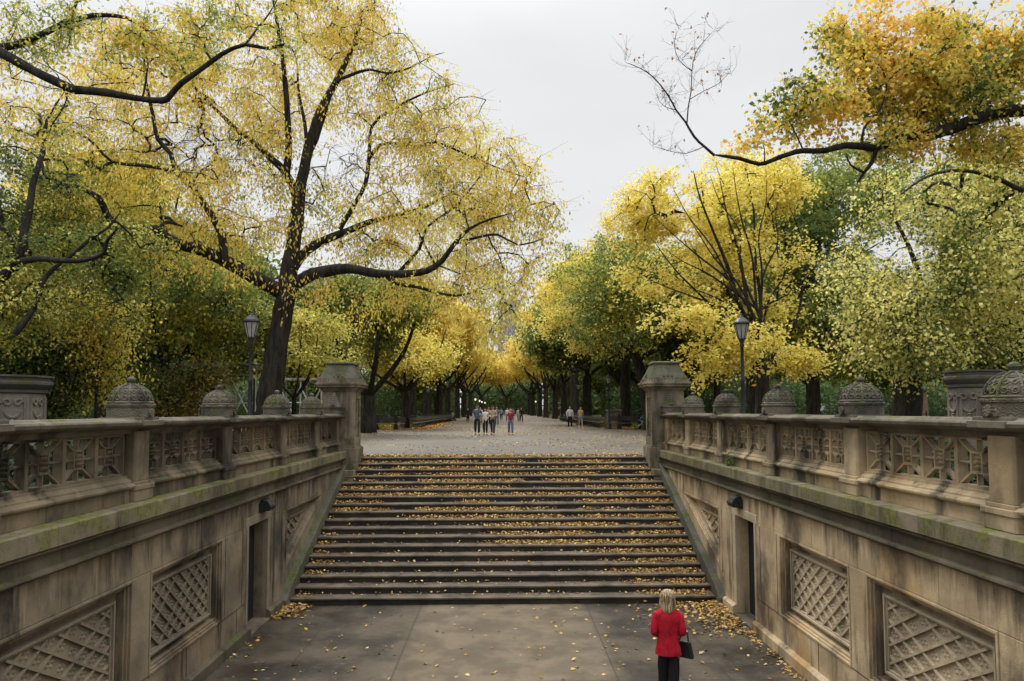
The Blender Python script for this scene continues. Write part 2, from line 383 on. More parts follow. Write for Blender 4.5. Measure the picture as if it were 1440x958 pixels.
def side_wall(s):
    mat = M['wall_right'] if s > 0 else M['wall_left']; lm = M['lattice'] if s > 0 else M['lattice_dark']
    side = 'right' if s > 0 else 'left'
    dy = 0 if s > 0 else -.12
    w_ = empty('court_wall', (s*5.1, 10, 0))
    tag(w_, f"{'tan' if s>0 else 'stained, shade-darkened'} sandstone wall {side} of the stairs with lattice panels and a dark doorway", 'wall')
    X0, X1, XB = XW, 5.40, 4.90
    door = (13.55+dy, 14.63+dy)
    pans = [(1.0, 3.5), (3.97, 6.44), (6.91+dy, 9.40+dy), (9.86+dy, 12.32+dy)]
    zt, zb = 2.02, .64
    b = MB()
    def bx(y0, y1, z0, z1, x0=X0, x1=X1): b.box(x0, x1, y0, y1, z0, z1)
    ys = -4.0
    for (a, c) in pans:
        bx(ys, a, zb, zt)                       # pier before the panel
        ys = c
    bx(ys, door[0], zb, zt)
    bx(-4.0, door[0], 0, zb-.004, x0=X0+.002)
    bx(door[1], 15.72, 0, zt)
    b.prism([(15.724, 0), (15.724, .746), (18.93, zt), (21.3, zt), (21.3, 0)], 'x', X0, X1)
    b.build('ashlar', mat, w_, bevel=.008)
    b = MB()
    # frieze laid as long blocks with open joints
    y = -4.0; rr = random.Random(5+s)
    while y < 21.3:
        L_ = rr.uniform(1.2, 2.3); e = min(y+L_, 21.32); b.box(X0+rr.uniform(0, .004), X1, y+.004, e-.004, zt+.005, 2.47); y = e
    b.build('frieze', mat, w_, bevel=.006)
    b = MB()
    for (a, c) in pans: b.box(XB, X1-.01, a-.02, c+.02, zb-.02, zt+.02)
    b.prism([(15.70, .70), (19.0, zt+.02), (15.70, zt+.02)], 'x', XB, X1-.01)
    b.box(X0+.06, X1, -4, 21.3, 2.46, 2.6)
    b.build('panel_ground', mat, w_)
    b = MB()                                    # joint grooves and plain sunk panels beside the door
    for (a, c) in ((12.46+dy, 13.26+dy), (14.86+dy, 15.55+dy)):
        for (p, q) in (((a, zb), (a, zt-.02)), ((c, zb), (c, zt-.02))): b.bar(p, q, .016, X0-.003, X0+.02)
    for yy in (10.9, 8.2, 5.3, 12.9): b.bar((yy, .21), (yy, zb), .009, X0-.0025, X0+.02)
    b.bar((-4, zb), (13.5+dy, zb), .008, X0-.0025, X0+.02)
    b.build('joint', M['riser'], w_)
    # plinth along the floor, then raked up the flight
    b = MB()
    pl = [(X0+.02, 0), (X0+.02, .21), (4.70, .21), (4.65, .17), (4.65, 0)]
    b.prism(pl, 'y', -4, door[0]); b.prism(pl, 'y', door[1], 15.30)
    b.build('plinth', M['cornice'] if s < 0 else mat, w_, bevel=.006)
    b = MB(); z_ = lambda y: .152+(y-STEP_D)*.4114+.20
    b.prism([(15.304, 0), (15.304, .17), (15.62, z_(15.62)), (21.0, z_(21.0)), (21.0, z_(21.0)-.6), (16.3, 0)], 'x', STEP_W+.003, X0+.02)
    b.build('stringer', stringer_mat, w_, bevel=.02)
    # door reveals, threshold and a black block painted in for the dark inside
    b = MB()
    b.box(X0-.012, X0+.5, door[1]-.0, door[1]+.14, .0, zt-.002) if False else None
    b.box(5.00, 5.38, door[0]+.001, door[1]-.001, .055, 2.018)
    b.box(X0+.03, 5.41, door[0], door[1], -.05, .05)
    b.build('door_dark_fill', M['black'], w_)
    b = MB(); b.box(4.66, X0+.45, door[0]+.004, door[1]-.004, -.02, .055); b.build('threshold', M['tread'], w_, bevel=.01)
    b = MB()
    b.box(X0-.014, X0+.1, door[0]-.10, door[0]+.004, .215, zt-.006); b.box(X0-.014, X0+.1, door[1]-.004, door[1]+.10, .215, zt-.006)
    b.box(X0-.014, X0+.1, door[0]-.16, door[1]+.16, zt-.005, zt+.16)
    b.build('door_surround', lm, w_, bevel=.01)
    # moulded frames and lattices
    for n_, (a, c) in enumerate(pans):
        b = MB()
        for (d, x_, wd) in ((0, X0-.012, .035), (.035, X0+.018, .03), (.065, X0+.05, .035)):
            for q in (((a+d, zb+d), (c-d, zb+d)), ((a+d, zt-d), (c-d, zt-d))): b.box(x_, XB, q[0][0], q[1][0], q[0][1]-(0 if q is None else 0) if q[0][1] < 1 else q[0][1]-wd, q[0][1]+wd if q[0][1] < 1 else q[0][1])
            b.box(x_+.0015, XB, a+d, a+d+wd, zb+d+wd, zt-d-wd); b.box(x_+.0015, XB, c-d-wd, c-d, zb+d+wd, zt-d-wd)
        b.build('panel_moulding', mat, w_, bevel=.005)
        la, lc, lb, lt = a+.24, c-.36 if False else c-.32, zb+.26, zt-.27
        b = MB()
        for (d, x_, wd) in ((-.07, XB-.085, .03), (-.04, XB-.06, .03)):
            b.box(x_, XB, la+d, lc-d, lb+d, lb+d+wd); b.box(x_, XB, la+d, lc-d, lt-d-wd, lt-d)
            b.box(x_+.0015, XB, la+d, la+d+wd, lb+d+wd, lt-d-wd); b.box(x_+.0015, XB, lc-d-wd, lc-d, lb+d+wd, lt-d-wd)
        b.box(XB-.02, XB+.01, la-.01, lc+.01, lb-.01, lt+.01)
        diamond_lattice(b, la, lc, lb, lt, XB-.055, XB-.018, .225, .55 if n_ < 3 else .8, .03)
        b.build('lattice_panel', lm, w_)
    b = MB(); T = [(15.724, .746), (15.724, zt), (18.93, zt)]
    def tri(off): # inset triangle
        sl = (zt-.746)/(18.93-15.724); h = math.sqrt(1+sl*sl)
        ya = 15.724+off; zt_ = zt-off; zb_ = .746+sl*off+off*h; yb = 15.724+(zt_-off*h-.746)/sl
        return [(ya, zb_), (yb, zt_), (ya, zt_)]
    for (o1, o2, x_) in ((0, .035, X0-.012), (.035, .065, X0+.018), (.065, .10, X0+.05), (.24, .27, XB-.085), (.27, .30, XB-.06)):
        A, B_ = tri(o1), tri(o2)
        for i in range(3):
            j = (i+1) % 3; b.prism([A[i], A[j], B_[j], B_[i]], 'x', x_, XB)
    b.build('panel_moulding', mat, w_)
    b = MB(); A = tri(.30); b.prism(A, 'x', XB-.02, XB+.01)
    diamond_lattice(b, A[0][0], A[1][0], A[0][1], A[1][1], XB-.055, XB-.018, .225, .55, .03, clip=A); b.build('lattice_panel', lm, w_)
    # cornice and ledge
    b = MB()
    b.prism([(5.40, 2.46), (X0+.02, 2.46), (4.68, 2.49), (4.65, 2.515), (4.655, 2.545), (4.70, 2.56), (4.70, 2.70), (4.655, 2.715), (4.625, 2.74), (4.635, 2.765), (4.68, 2.775), (5.40, 2.775)], 'y', -4, 21.04)
    b.build('cornice', M['cornice'], w_, bevel=.006)
    b = MB(); b.prism([(5.45, 2.776), (4.60, 2.776), (4.60, 2.97), (4.615, 2.985), (4.80, 2.99), (5.45, 2.99)], 'y', -4, 21.04)
    b.build('ledge', M['ledge'], w_, bevel=.006)
    for ch in [o for o in bpy.data.objects if o.parent == w_]:
        if s < 0:
            co = np.empty(len(ch.data.vertices)*3, 'f'); ch.data.vertices.foreach_get('co', co); co = co.reshape(-1, 3)
            # built for x>0 against a root on the left: undo root offset, mirror, re-apply
            co[:, 0] = -(co[:, 0]+w_.location[0])-w_.location[0]; ch.data.vertices.foreach_set('co', co.ravel()); ch.data.flip_normals(); ch.data.update()
    return w_
stringer_mat = stone('mossy_stringer_stone', (.13, .115, .09), (.085, .078, .062), (.03, .03, .024), .6, moss=.75, moss_up=.3)
side_wall(1); side_wall(-1)

def floodlight(s, y):
    f_ = empty('floodlight', (s*XW, y, 2.3))
    tag(f_, f"black metal floodlight above the doorway in the {'right' if s>0 else 'left'} wall", 'lamp', 'floodlights above the doorways')
    b = MB(); X = 0
    b.prism([(XW-.01, 2.2), (XW-.19, 2.22), (XW-.22, 2.30), (XW-.14, 2.42), (XW-.01, 2.44)], 'y', y-.15, y+.15); b.mirror(s).build('housing', M['iron'], f_, bevel=.015)
    b = MB().box(XW-.06, XW-.005, y-.21, y-.16, 2.22, 2.38).mirror(s); b.build('bracket', M['iron'], f_, bevel=.005)
floodlight(1, 14.35); floodlight(-1, 14.2)

# balustrades
BX0, BX1, BXC = 4.80, 5.14, 4.97
def openwork(kind, wd, ht, mat):
    """one pierced subpanel, local y 0..wd, z 0..ht, x +-.07"""
    b = MB(); f = .032; x0, x1 = -.06, .05
    b.box(x0, x1, 0, f, 0, ht); b.box(x0, x1, wd-f, wd, 0, ht); b.box(x0+.002, x1-.002, f, wd-f, 0, f); b.box(x0+.002, x1-.002, f, wd-f, ht-f, ht)
    cy_, cz = wd/2, ht/2; bw = .024; xa, xb = x0+.012, x1-.03
    if kind == 'square':
        a, c = .085, .105
        pts = [(cy_-a, cz-c), (cy_+a, cz-c), (cy_+a, cz+c), (cy_-a, cz+c)]
        for i in range(4): b.bar(pts[i], pts[(i+1) % 4], bw, xa-.003, xb+.003)
        cor = [(f, f), (wd-f, f), (wd-f, ht-f), (f, ht-f)]
        for p, q in zip(pts, cor): b.bar(p, q, bw, xa, xb)
    else:
        a, c = .085, .115; pr = None; ring = [(cy_+a*math.cos(t*math.pi/8), cz+c*math.sin(t*math.pi/8)) for t in range(16)]
        for i in range(16): b.bar(ring[i], ring[(i+1) % 16], bw, xa-.003, xb+.003)
        for sy in (-1, 1):
            for sz in (-1, 1):
                k_ = (cy_+sy*wd*.30, cz+sz*ht*.24); b.bar((cy_+sy*.06, cz+sz*.08), k_, bw, xa, xb)
                b.bar(k_, (cy_+sy*wd*.30, cz+sz*(ht/2-f)), bw, xa+.001, xb-.001); b.bar(k_, (cy_+sy*(wd/2-f), cz+sz*ht*.16), bw, xa+.002, xb-.002)
    b.bar((cy_, cz+.1), (cy_, ht-f), bw*.9, xa+.004, xb-.004); b.bar((cy_, f), (cy_, cz-.1), bw*.9, xa+.004, xb-.004)
    b.bar((f, cz), (cy_-.08, cz), bw*.9, xa+.005, xb-.005); b.bar((cy_+.08, cz), (wd-f, cz), bw*.9, xa+.005, xb-.005)
    rs = MB()                                        # the carved rosette with its petals
    for q in range(7):
        t = q*math.pi*2/6; rr = .0 if q == 6 else .05
        c0 = (0, cy_+rr*math.cos(t), cz+rr*1.1*math.sin(t)); n0 = len(rs.v); m_ = 8
        for sx in (-1, 1):
            k = len(rs.v)
            for u in range(m_): rs.v.append((sx*.02, c0[1]+.027*math.cos(u*math.pi/4), c0[2]+.03*math.sin(u*math.pi/4)))
            rs.v.append((sx*.062, c0[1], c0[2]))
            for u in range(m_): rs.f.append((k+u, k+(u+1) % m_, k+m_))
        for u in range(m_): rs.f.append((n0+u, n0+(u+1) % m_, n0+m_+1+(u+1) % m_, n0+m_+1+u))
    b.add(rs.v, rs.f)
    me_o = b.build('openwork_panel', mat, None, local=True)
    return me_o
def dome_mb(b, x, y, z):
    pass
def balustrade(s, posts, protos, domes):
    r_ = empty('stone_balustrade', (s*BXC, 12, 2.99))
    tag(r_, f"long stone balustrade with pierced panels on the {'sunlit tan right' if s>0 else 'darker left'} side of the stairs", 'balustrade')
    X = s*BXC
    yend = 21.1
    b = MB()                                         # base course with moulding
    prof = [(BX0+.03, 2.991), (BX0+.03, 3.15), (BX0+.0, 3.16), (BX0-.025, 3.18), (BX0-.03, 3.205), (BX0-.01, 3.23), (BX0+.03, 3.24), (BX0+.03, 3.262), (BXC-.085, 3.30), (BXC-.085, 3.33), (BXC+.085, 3.33), (BXC+.085, 3.315), (BX1-.03, 3.25), (BX1, 3.15), (BX1-.02, 3.13), (BX1-.02, 2.991)]
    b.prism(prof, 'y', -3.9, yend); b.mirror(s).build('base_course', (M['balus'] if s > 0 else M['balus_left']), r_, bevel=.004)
    b = MB()
    prof = [(4.72, 3.955), (4.68, 3.985), (4.67, 4.02), (4.69, 4.045), (4.75, 4.05), (4.78, 4.072), (5.16, 4.072), (5.19, 4.05), (5.25, 4.045), (5.27, 4.02), (5.26, 3.985), (5.22, 3.955), (5.10, 3.93), (5.08, 3.87), (4.86, 3.87), (4.84, 3.93)]
    b.prism(prof, 'y', -3.9, yend)
    for y in posts: b.prism([(4.655, y-.27), (5.285, y-.27), (5.285, y+.27), (4.655, y+.27)], 'z', 3.975, 4.045); b.prism([(4.72, y-.28), (5.22, y-.28), (5.22, y+.28), (4.72, y+.28)], 'z', 4.045, 4.086)
    b.mirror(s).build('coping', M['coping'], r_, bevel=.006)
    wpost = .19
    for i, y in enumerate(posts):
        b = MB()
        c = .05
        def octo(x0, x1, y0, y1, c): return [(x0+c, y0), (x1-c, y0), (x1, y0+c), (x1, y1-c), (x1-c, y1), (x0+c, y1), (x0, y1-c), (x0, y0+c)]
        b.prism(octo(BX0-.01, BX1+.01, y-wpost, y+wpost, .025), 'z', 3.25, 3.90)
        b.prism(octo(BX0-.05, BX1+.05, y-wpost-.045, y+wpost+.045, .02), 'z', 2.992, 3.14)
        b.prism(octo(BX0-.065, BX1+.065, y-wpost-.06, y+wpost+.06, .02), 'z', 3.14, 3.205)
        b.prism(octo(BX0-.03, BX1+.03, y-wpost-.03, y+wpost+.03, .02), 'z', 3.205, 3.25)
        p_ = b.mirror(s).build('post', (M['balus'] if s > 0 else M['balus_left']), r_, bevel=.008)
        if not domes[i]: continue
        # the carved cap: octagonal drum, moulding, ribbed dome, bead
        b = MB(); cc = (BXC, y, 0); a8 = math.pi/8
        b.lathe(cc, [(.285, 4.088), (.285, 4.215), (.30, 4.225), (.305, 4.25), (.29, 4.265)], 8, a8)
        b.lathe(cc, [(.275, 4.26), (.285, 4.28), (.27, 4.295)], 24)
        prof = [(.255*math.cos(t), 4.29+.225*math.sin(t)) for t in np.linspace(.0, 1.42, 10)]
        b.lathe(cc, prof, 32)
        b.lathe(cc, [(.055, 4.505), (.05, 4.53), (.035, 4.54), (.045, 4.55), (.058, 4.575), (.05, 4.60), (.025, 4.618), (.005, 4.622)], 14)
        for q in range(8):                           # ribs
            t = q*math.pi/4+a8
            pts = [(BXC+.262*math.cos(u)*math.cos(t), y+.262*math.cos(u)*math.sin(t), 4.29+.232*math.sin(u)) for u in np.linspace(.02, 1.35, 8)]
            b.tube(pts, .014, 6)
            for hu, rr in ((.22, .036), (.62, .028), (.95, .02)):  # scrolls between ribs
                for dt in (-.17, .17):
                    tt = t+math.pi/8+dt*(1 if hu < .9 else .5)
                    c0 = Vector((BXC+.258*math.cos(hu)*math.cos(tt), y+.258*math.cos(hu)*math.sin(tt), 4.29+.228*math.sin(hu)))
                    nrm = Vector((math.cos(hu)*math.cos(tt), math.cos(hu)*math.sin(tt), math.sin(hu)))
                    u_ = nrm.cross(Vector((0, 0, 1))).normalized(); v_ = nrm.cross(u_)
                    b.tube([c0+(u_*math.cos(e)+v_*math.sin(e))*rr*(1-e/12) for e in np.linspace(0, 6.6, 9)], .009, 4)
        d_ = b.mirror(s).build('cap_dome', M['dome'], p_, smooth=False)
        b = MB()
        b.lathe((0, 0, 0), [(.055, -.07), (.06, -.04), (.06, .04), (.055, .07)], 10)
        b.v = [(4.70+vz*.9+.04, y+vx, 4.145+vy) for vx, vy, vz in b.v]
        b.mirror(s).build('scroll', M['dome'], d_)
    # bays of four pierced panels
    ends = list(posts)
    for i in range(len(ends)-1):
        a, c = ends[i]+wpost+.03, ends[i+1]-wpost-.03
        if c < 1.5: continue
        kind = 'square' if i % 2 == (0 if s > 0 else 0) else 'round'
        n = 4 if c-a > 2.2 else 3
        wd = (c-a)/n
        for q in range(n):
            o = protos[kind, s].copy(); col.objects.link(o); o.parent = r_
            o.scale = (1, wd/.64, 1); o.location = (X-r_.location[0], a+q*wd-12, 3.33-2.99)
    return r_
protos = {(k, s): openwork(k, .64, .54, M['balus'] if s > 0 else M['balus_left']) for k in ('square', 'round') for s in (1, -1)}
RP = [-2.1, .86, 3.85, 6.86, 9.84, 12.8, 15.77, 18.55, 20.93]
LP = [-2.4, .6, 3.6, 6.58, 9.55, 12.52, 15.70, 18.55, 20.93]
# which pattern: nearest visible bay is square on both sides
def order(P_): return P_
balustrade(1, RP[1:], protos, [False]+[True]*6+[False])
balustrade(-1, LP[1:], protos, [False]+[True]*6+[False])
for o in protos.values(): bpy.data.objects.remove(o)

# gate piers at the head of the stairs
def pier(s):
    dx = 0 if s > 0 else -.05
    x0, x1, y0, y1 = 4.44+dx, 5.40+dx, 21.16, 22.08
    r_ = empty('gate_pier', (s*(x0+x1)/2, (y0+y1)/2, 2.432))
    tag(r_, f"square stone gate pier with carved side panel and tapered cap, {'right' if s>0 else 'left'} of the stair head", 'pier', 'gate piers at the head of the stairs')
    def ob(x0, x1, y0, y1): return [(x0, y0), (x1, y0), (x1, y1), (x0, y1)]
    b = MB(); b.box(x0-.075, x1+.075, y0-.1, y1+.08, 2.434, 3.06); b.box(x0-.07, x1+.07, 20.72, y1+.07, 1.9, 2.434); b.box(x0-.04, x1+.04, y0-.06, y1+.04, 3.06, 3.10)
    b.mirror(s).build('plinth', M['pier'], r_, bevel=.012)
    b = MB(); xs = x0+.05                           # shaft with a sunk carved panel on the stair side
    b.box(xs, x1, y0, y1, 3.10, 4.74)
    for (a, c, d, e) in ((y0, y0+.2, 3.10, 4.74), (y1-.2, y1, 3.10, 4.74), (y0+.2, y1-.2, 3.10, 3.35), (y0+.2, y1-.2, 4.52, 4.74)): b.box(x0, xs, a, c, d, e)
    b.mirror(s).build('shaft', M['pier'], r_, bevel=.008)
    b = MB()
    for k in range(9):
        z = 3.42+k*.125; yc = (y0+y1)/2
        for sy in (-1, 1):
            c0 = Vector((xs-.004, yc+sy*.08, z)); b.tube([c0+Vector((-.012, math.cos(e)*.055*(1-e/11)*sy, math.sin(e)*.055*(1-e/11))) for e in np.linspace(0, 7, 10)], .014, 5)
    b.tube([(xs-.01, yc, 3.37), (xs-.012, yc, 4.5)], .016, 6)
    b.mirror(s).build('carved_panel', M['pier'], r_)
    b = MB()
    for (o, z0, z1) in ((.03, 4.74, 4.78), (.06, 4.78, 4.83), (.16, 4.86, 4.93), (.19, 4.93, 4.99), (.14, 4.99, 5.03)):
        b.box(x0-o, x1+o, y0-o, y1+o, z0, z1)
    b.box(x0-.1, x1+.1, y0-.1, y1+.1, 4.829, 4.861)
    n = 15
    for k in range(n):                               # small dentil beads
        t = (k+.5)/n
        for (xx, yy) in ((x0-.1+t*(x1-x0+.2), y0-.11), (x0-.11, y0-.1+t*(y1-y0+.2)), (x1+.11, y0-.1+t*(y1-y0+.2))): b.box(xx-.025, xx+.025, yy-.025, yy+.025, 5.03, 5.075)
    b.mirror(s).build('cornice', M['pier'], r_, bevel=.006)
    b = MB(); xc, yc = (x0+x1)/2, (y0+y1)/2
    hw = [(.60, 5.03), (.585, 5.12), (.50, 5.27), (.43, 5.42), (.385, 5.53)]
    b.lathe((xc, yc, 0), [(h*math.sqrt(2)*.97, z) for h, z in hw], 4, math.pi/4)
    b.lathe((xc, yc, 0), [(.40*1.38, 5.53), (.42*1.38, 5.56), (.42*1.38, 5.59), (.37*1.38, 5.62)], 4, math.pi/4)
    for sx, sy in ((1, 0), (-1, 0), (0, -1), (0, 1)):
        for u in (-.12, 0, .12):
            b.lathe((xc+sx*.53+(sy != 0)*u, yc+sy*.53+(sx != 0)*u, 5.14), [(.03, 0), (.045, .03), (.03, .09-abs(u)*.2), (.004, .14-abs(u)*.3)], 8)
    b.mirror(s).build('cap', cap_mat, r_, bevel=.01)
    # engaged pyramidal finial where the balustrade dies into the pier
    b = MB(); yc = 20.98
    b.box(4.70, 5.24, yc-.2, y0+.0, 4.09, 4.24); b.box(4.68, 5.26, yc-.22, y0, 4.24, 4.28)
    b.lathe((4.97, yc+.05, 0), [(.27, 4.28), (.2, 4.40), (.13, 4.52), (.07, 4.62), (.05, 4.68), (.01, 4.70)], 8, math.pi/8, sq=(.85, .6))
    for k in range(5): b.lathe((4.97, yc-.07+k*.01, 4.34+k*.065), [(.09-k*.012, -.03), (.1-k*.012, 0), (.06-k*.01, .03)], 8, sq=(1, .6))
    b.mirror(s).build('engaged_finial', M['dome'], r_)
cap_mat = stone('mossy_cap_stone', (.13, .12, .085), (.09, .085, .06), (.03, .032, .022), .6, moss=.9, moss_up=.3, mossc=(.10, .10, .035))
pier(1); pier(-1)

# carved octagonal pedestals out on the side terraces
def side_pedestal(s, x, y, wd, top):
    r_ = empty('carved_pedestal', (x, y, G))
    tag(r_, f"big carved stone pedestal with a moulded top beyond the {'right' if s>0 else 'left'} balustrade", 'pedestal', 'carved pedestals beyond the balustrades')
    h = top-G; b = MB(); a8 = math.pi/8
    b.lathe((x, y, G), [(wd*.66, 0), (wd*.66, .3), (wd*.6, .35), (wd*.58, h-.42)], 8, a8); b.build('shaft', ped_mat, r_, bevel=.01)
    b = MB(); b.lathe((x, y, G), [(wd*.58, h-.42), (wd*.62, h-.40), (wd*.62, h-.36), (wd*.60, h-.34), (wd*.66, h-.27), (wd*.69, h-.22), (wd*.69, h-.17), (wd*.66, h-.14), (wd*.66, h-.07), (wd*.70, h-.06), (wd*.70, h-.02), (wd*.1, h)], 8, a8)
    b.build('cornice', cap2_mat, r_)
    b = MB()
    for k in range(8):
        t = k*math.pi/4; rr = wd*.58*math.cos(a8)
        n_ = Vector((math.cos(t), math.sin(t), 0)); u_ = Vector((-math.sin(t), math.cos(t), 0)); c = Vector((x, y, 0))+n_*(rr+.012)
        for sgn in (-1, 1):
            b.tube([c+u_*sgn*wd*.17+Vector((0, 0, G+.4)), c+u_*sgn*wd*.17+Vector((0, 0, G+h-.5))], .025, 6)
            c0 = c+u_*sgn*.1+Vector((0, 0, G+h-.62)); b.tube([c0+(u_*sgn*math.cos(e)+Vector((0, 0, 1))*math.sin(e))*.085*(1-e/11) for e in np.linspace(0, 7, 12)], .028, 6)
        b.tube([c+u_*.13*math.cos(e)*1.0+Vector((0, 0, G+h-.80+.13*math.sin(e)*1.1)) for e in np.linspace(math.pi, 2*math.pi, 9)], .035, 6)
        b.lathe((c.x, c.y, G+h-1.12), [(.01, -.08), (.045, -.03), (.06, .02), (.035, .08), (.05, .12), (.01, .16)], 8)
    b.build('carving', ped_mat, r_)
ped_mat = stone('pedestal_stone', (.27, .235, .185), (.2, .175, .14), (.07, .062, .052), .6)
cap2_mat = stone('pedestal_top_stone', (.12, .11, .09), (.085, .078, .065), (.04, .037, .03), .6, moss=.5)
side_pedestal(1, 10.68, 16.0, .86, 5.05); side_pedestal(-1, -11.08, 16.0, 1.32, 4.98)

# ================================================================ TREES
def vnoise(p, seed=0):
    """numpy value noise, p (n,3) -> 0..1"""
    i = np.floor(p).astype(np.int64); f = p-i; f = f*f*(3-2*f); out = 0
    def h(a):
        n = (a[:, 0]*374761393+a[:, 1]*668265263+a[:, 2]*2147483647+seed*1274126177) & 0xffffffff
        n = ((n ^ (n >> 13))*1274126177) & 0xffffffff
        return ((n ^ (n >> 16)) & 0xffff)/65535.0
    for dx in (0, 1):
        for dy in (0, 1):
            for dz in (0, 1):
                wgt = (f[:, 0] if dx else 1-f[:, 0])*(f[:, 1] if dy else 1-f[:, 1])*(f[:, 2] if dz else 1-f[:, 2])
                out = out+wgt*h(i+np.array([dx, dy, dz]))
    return out
def fbm(p, seed=0): return .6*vnoise(p, seed)+.28*vnoise(p*2.1+7, seed+1)+.12*vnoise(p*4.3+3, seed+2)
YEL, GOLD, LEM, YG, GRN, DGR, ORG, PALE, RUST, OLV = ((.94, .71, .14), (.91, .58, .095), (.96, .80, .25), (.62, .57, .105), (.215, .28, .06), (.085, .13, .042),
    (.87, .53, .10), (.86, .80, .32), (.32, .13, .04), (.31, .34, .07))
def smooth_line(pts, rad, step, rng, jit=.05):
    pts = np.array(pts, float); rad = np.array(rad, float); out, rr = [], []
    n = len(pts)
    for i in range(n-1):
        p0, p1, p2, p3 = pts[max(i-1, 0)], pts[i], pts[i+1], pts[min(i+2, n-1)]
        k = max(2, int(np.linalg.norm(p2-p1)/step))
        for j in range(k):
            t = j/k
            q = .5*((2*p1)+(-p0+p2)*t+(2*p0-5*p1+4*p2-p3)*t*t+(-p0+3*p1-3*p2+p3)*t**3)
            r = rad[i]+(rad[i+1]-rad[i])*t
            out.append(q+rng.normal(0, jit*r if not (i == 0 and j == 0) else 0, 3)); rr.append(r)
    out.append(pts[-1]); rr.append(rad[-1]*.5); rr = np.array(rr); rr = rr*(1+.16*(vnoise(np.stack([np.arange(len(rr))*.55, rr*0, rr*0+rad[0]*77], 1))-.5)+.10*(rng.random(len(rr))-.5)); return np.array(out), rr
class Wood:
    def __init__(s): s.v = []; s.f = []; s.k = 0
    def tubes(s, pts, rad, n):
        m_ = len(pts); d = np.gradient(pts, axis=0); d /= np.linalg.norm(d, axis=1, keepdims=True)+1e-9
        a = np.array([.31, .2, .93]); a = a if abs(d[0] @ a) < .9 else np.array([1., 0, 0])
        u = np.cross(d, a); u /= np.linalg.norm(u, axis=1, keepdims=True)+1e-9; v = np.cross(d, u)
        t = np.arange(n)*2*math.pi/n
        ring = pts[:, None, :]+rad[:, None, None]*(np.cos(t)[None, :, None]*u[:, None, :]+np.sin(t)[None, :, None]*v[:, None, :])
        s.v.append(ring.reshape(-1, 3))
        i = np.arange(m_-1)[:, None]*n; j = np.arange(n)[None, :]; j2 = (j+1) % n
        s.f.append((np.stack([i+j, i+j2, i+n+j2, i+n+j], -1).reshape(-1, 4)+s.k)); s.k += m_*n
    def sticks(s, A, B, ra, rb, n=3):
        d = B-A; d = d/(np.linalg.norm(d, axis=1, keepdims=True)+1e-9); a = np.array([.3, .25, .92]); u = np.cross(d, a); u /= np.linalg.norm(u, axis=1, keepdims=True)+1e-9; v = np.cross(d, u)
        t = np.arange(n)*2*math.pi/n; ci = np.cos(t)[None, :, None]; si = np.sin(t)[None, :, None]
        r0 = A[:, None]+ra*(ci*u[:, None]+si*v[:, None]); r1 = B[:, None]+rb*(ci*u[:, None]+si*v[:, None])
        V = np.concatenate([r0, r1], 1).reshape(-1, 3); m_ = len(A)
        i = np.arange(m_)[:, None]*2*n; j = np.arange(n)[None, :]; j2 = (j+1) % n
        s.v.append(V); s.f.append(np.stack([i+j, i+j2, i+n+j2, i+n+j], -1).reshape(-1, 4)+s.k); s.k += len(V)
def np_mesh(name, V, F, mat, smooth=True, tint=None):
    me = bpy.data.meshes.new(name); nv, nf = len(V), len(F)
    me.vertices.add(nv); me.vertices.foreach_set('co', V.astype('f').ravel())
    me.loops.add(nf*4); me.loops.foreach_set('vertex_index', F.astype('i').ravel())
    me.polygons.add(nf); me.polygons.foreach_set('loop_start', np.arange(0, nf*4, 4, dtype='i'))
    if smooth: me.polygons.foreach_set('use_smooth', np.ones(nf, dtype=bool))
    if tint is not None:
        at = me.attributes.new('tint', 'FLOAT_COLOR', 'POINT'); c = np.ones((nv, 4), 'f'); c[:, :3] = tint; at.data.foreach_set('color', c.ravel())
    me.update(calc_edges=True); me.materials.append(mat); return me
def leaf_quads(pos, axis, nrm, ln, wd):
    """rhombic leaves from stem point pos along axis"""
    side = np.cross(axis, nrm); side /= np.linalg.norm(side, axis=1, keepdims=True)+1e-9
    ln = ln[:, None]; wd = wd[:, None]
    a = pos; b = pos+axis*ln*.45+side*wd*.5+nrm*wd*.12; c = pos+axis*ln; d = pos+axis*ln*.45-side*wd*.5+nrm*wd*.12
    V = np.stack([a, b, c, d], 1).reshape(-1, 3); F = np.arange(len(pos)*4).reshape(-1, 4); return V, F
def unit(v): return v/(np.linalg.norm(v, axis=-1, keepdims=True)+1e-9)
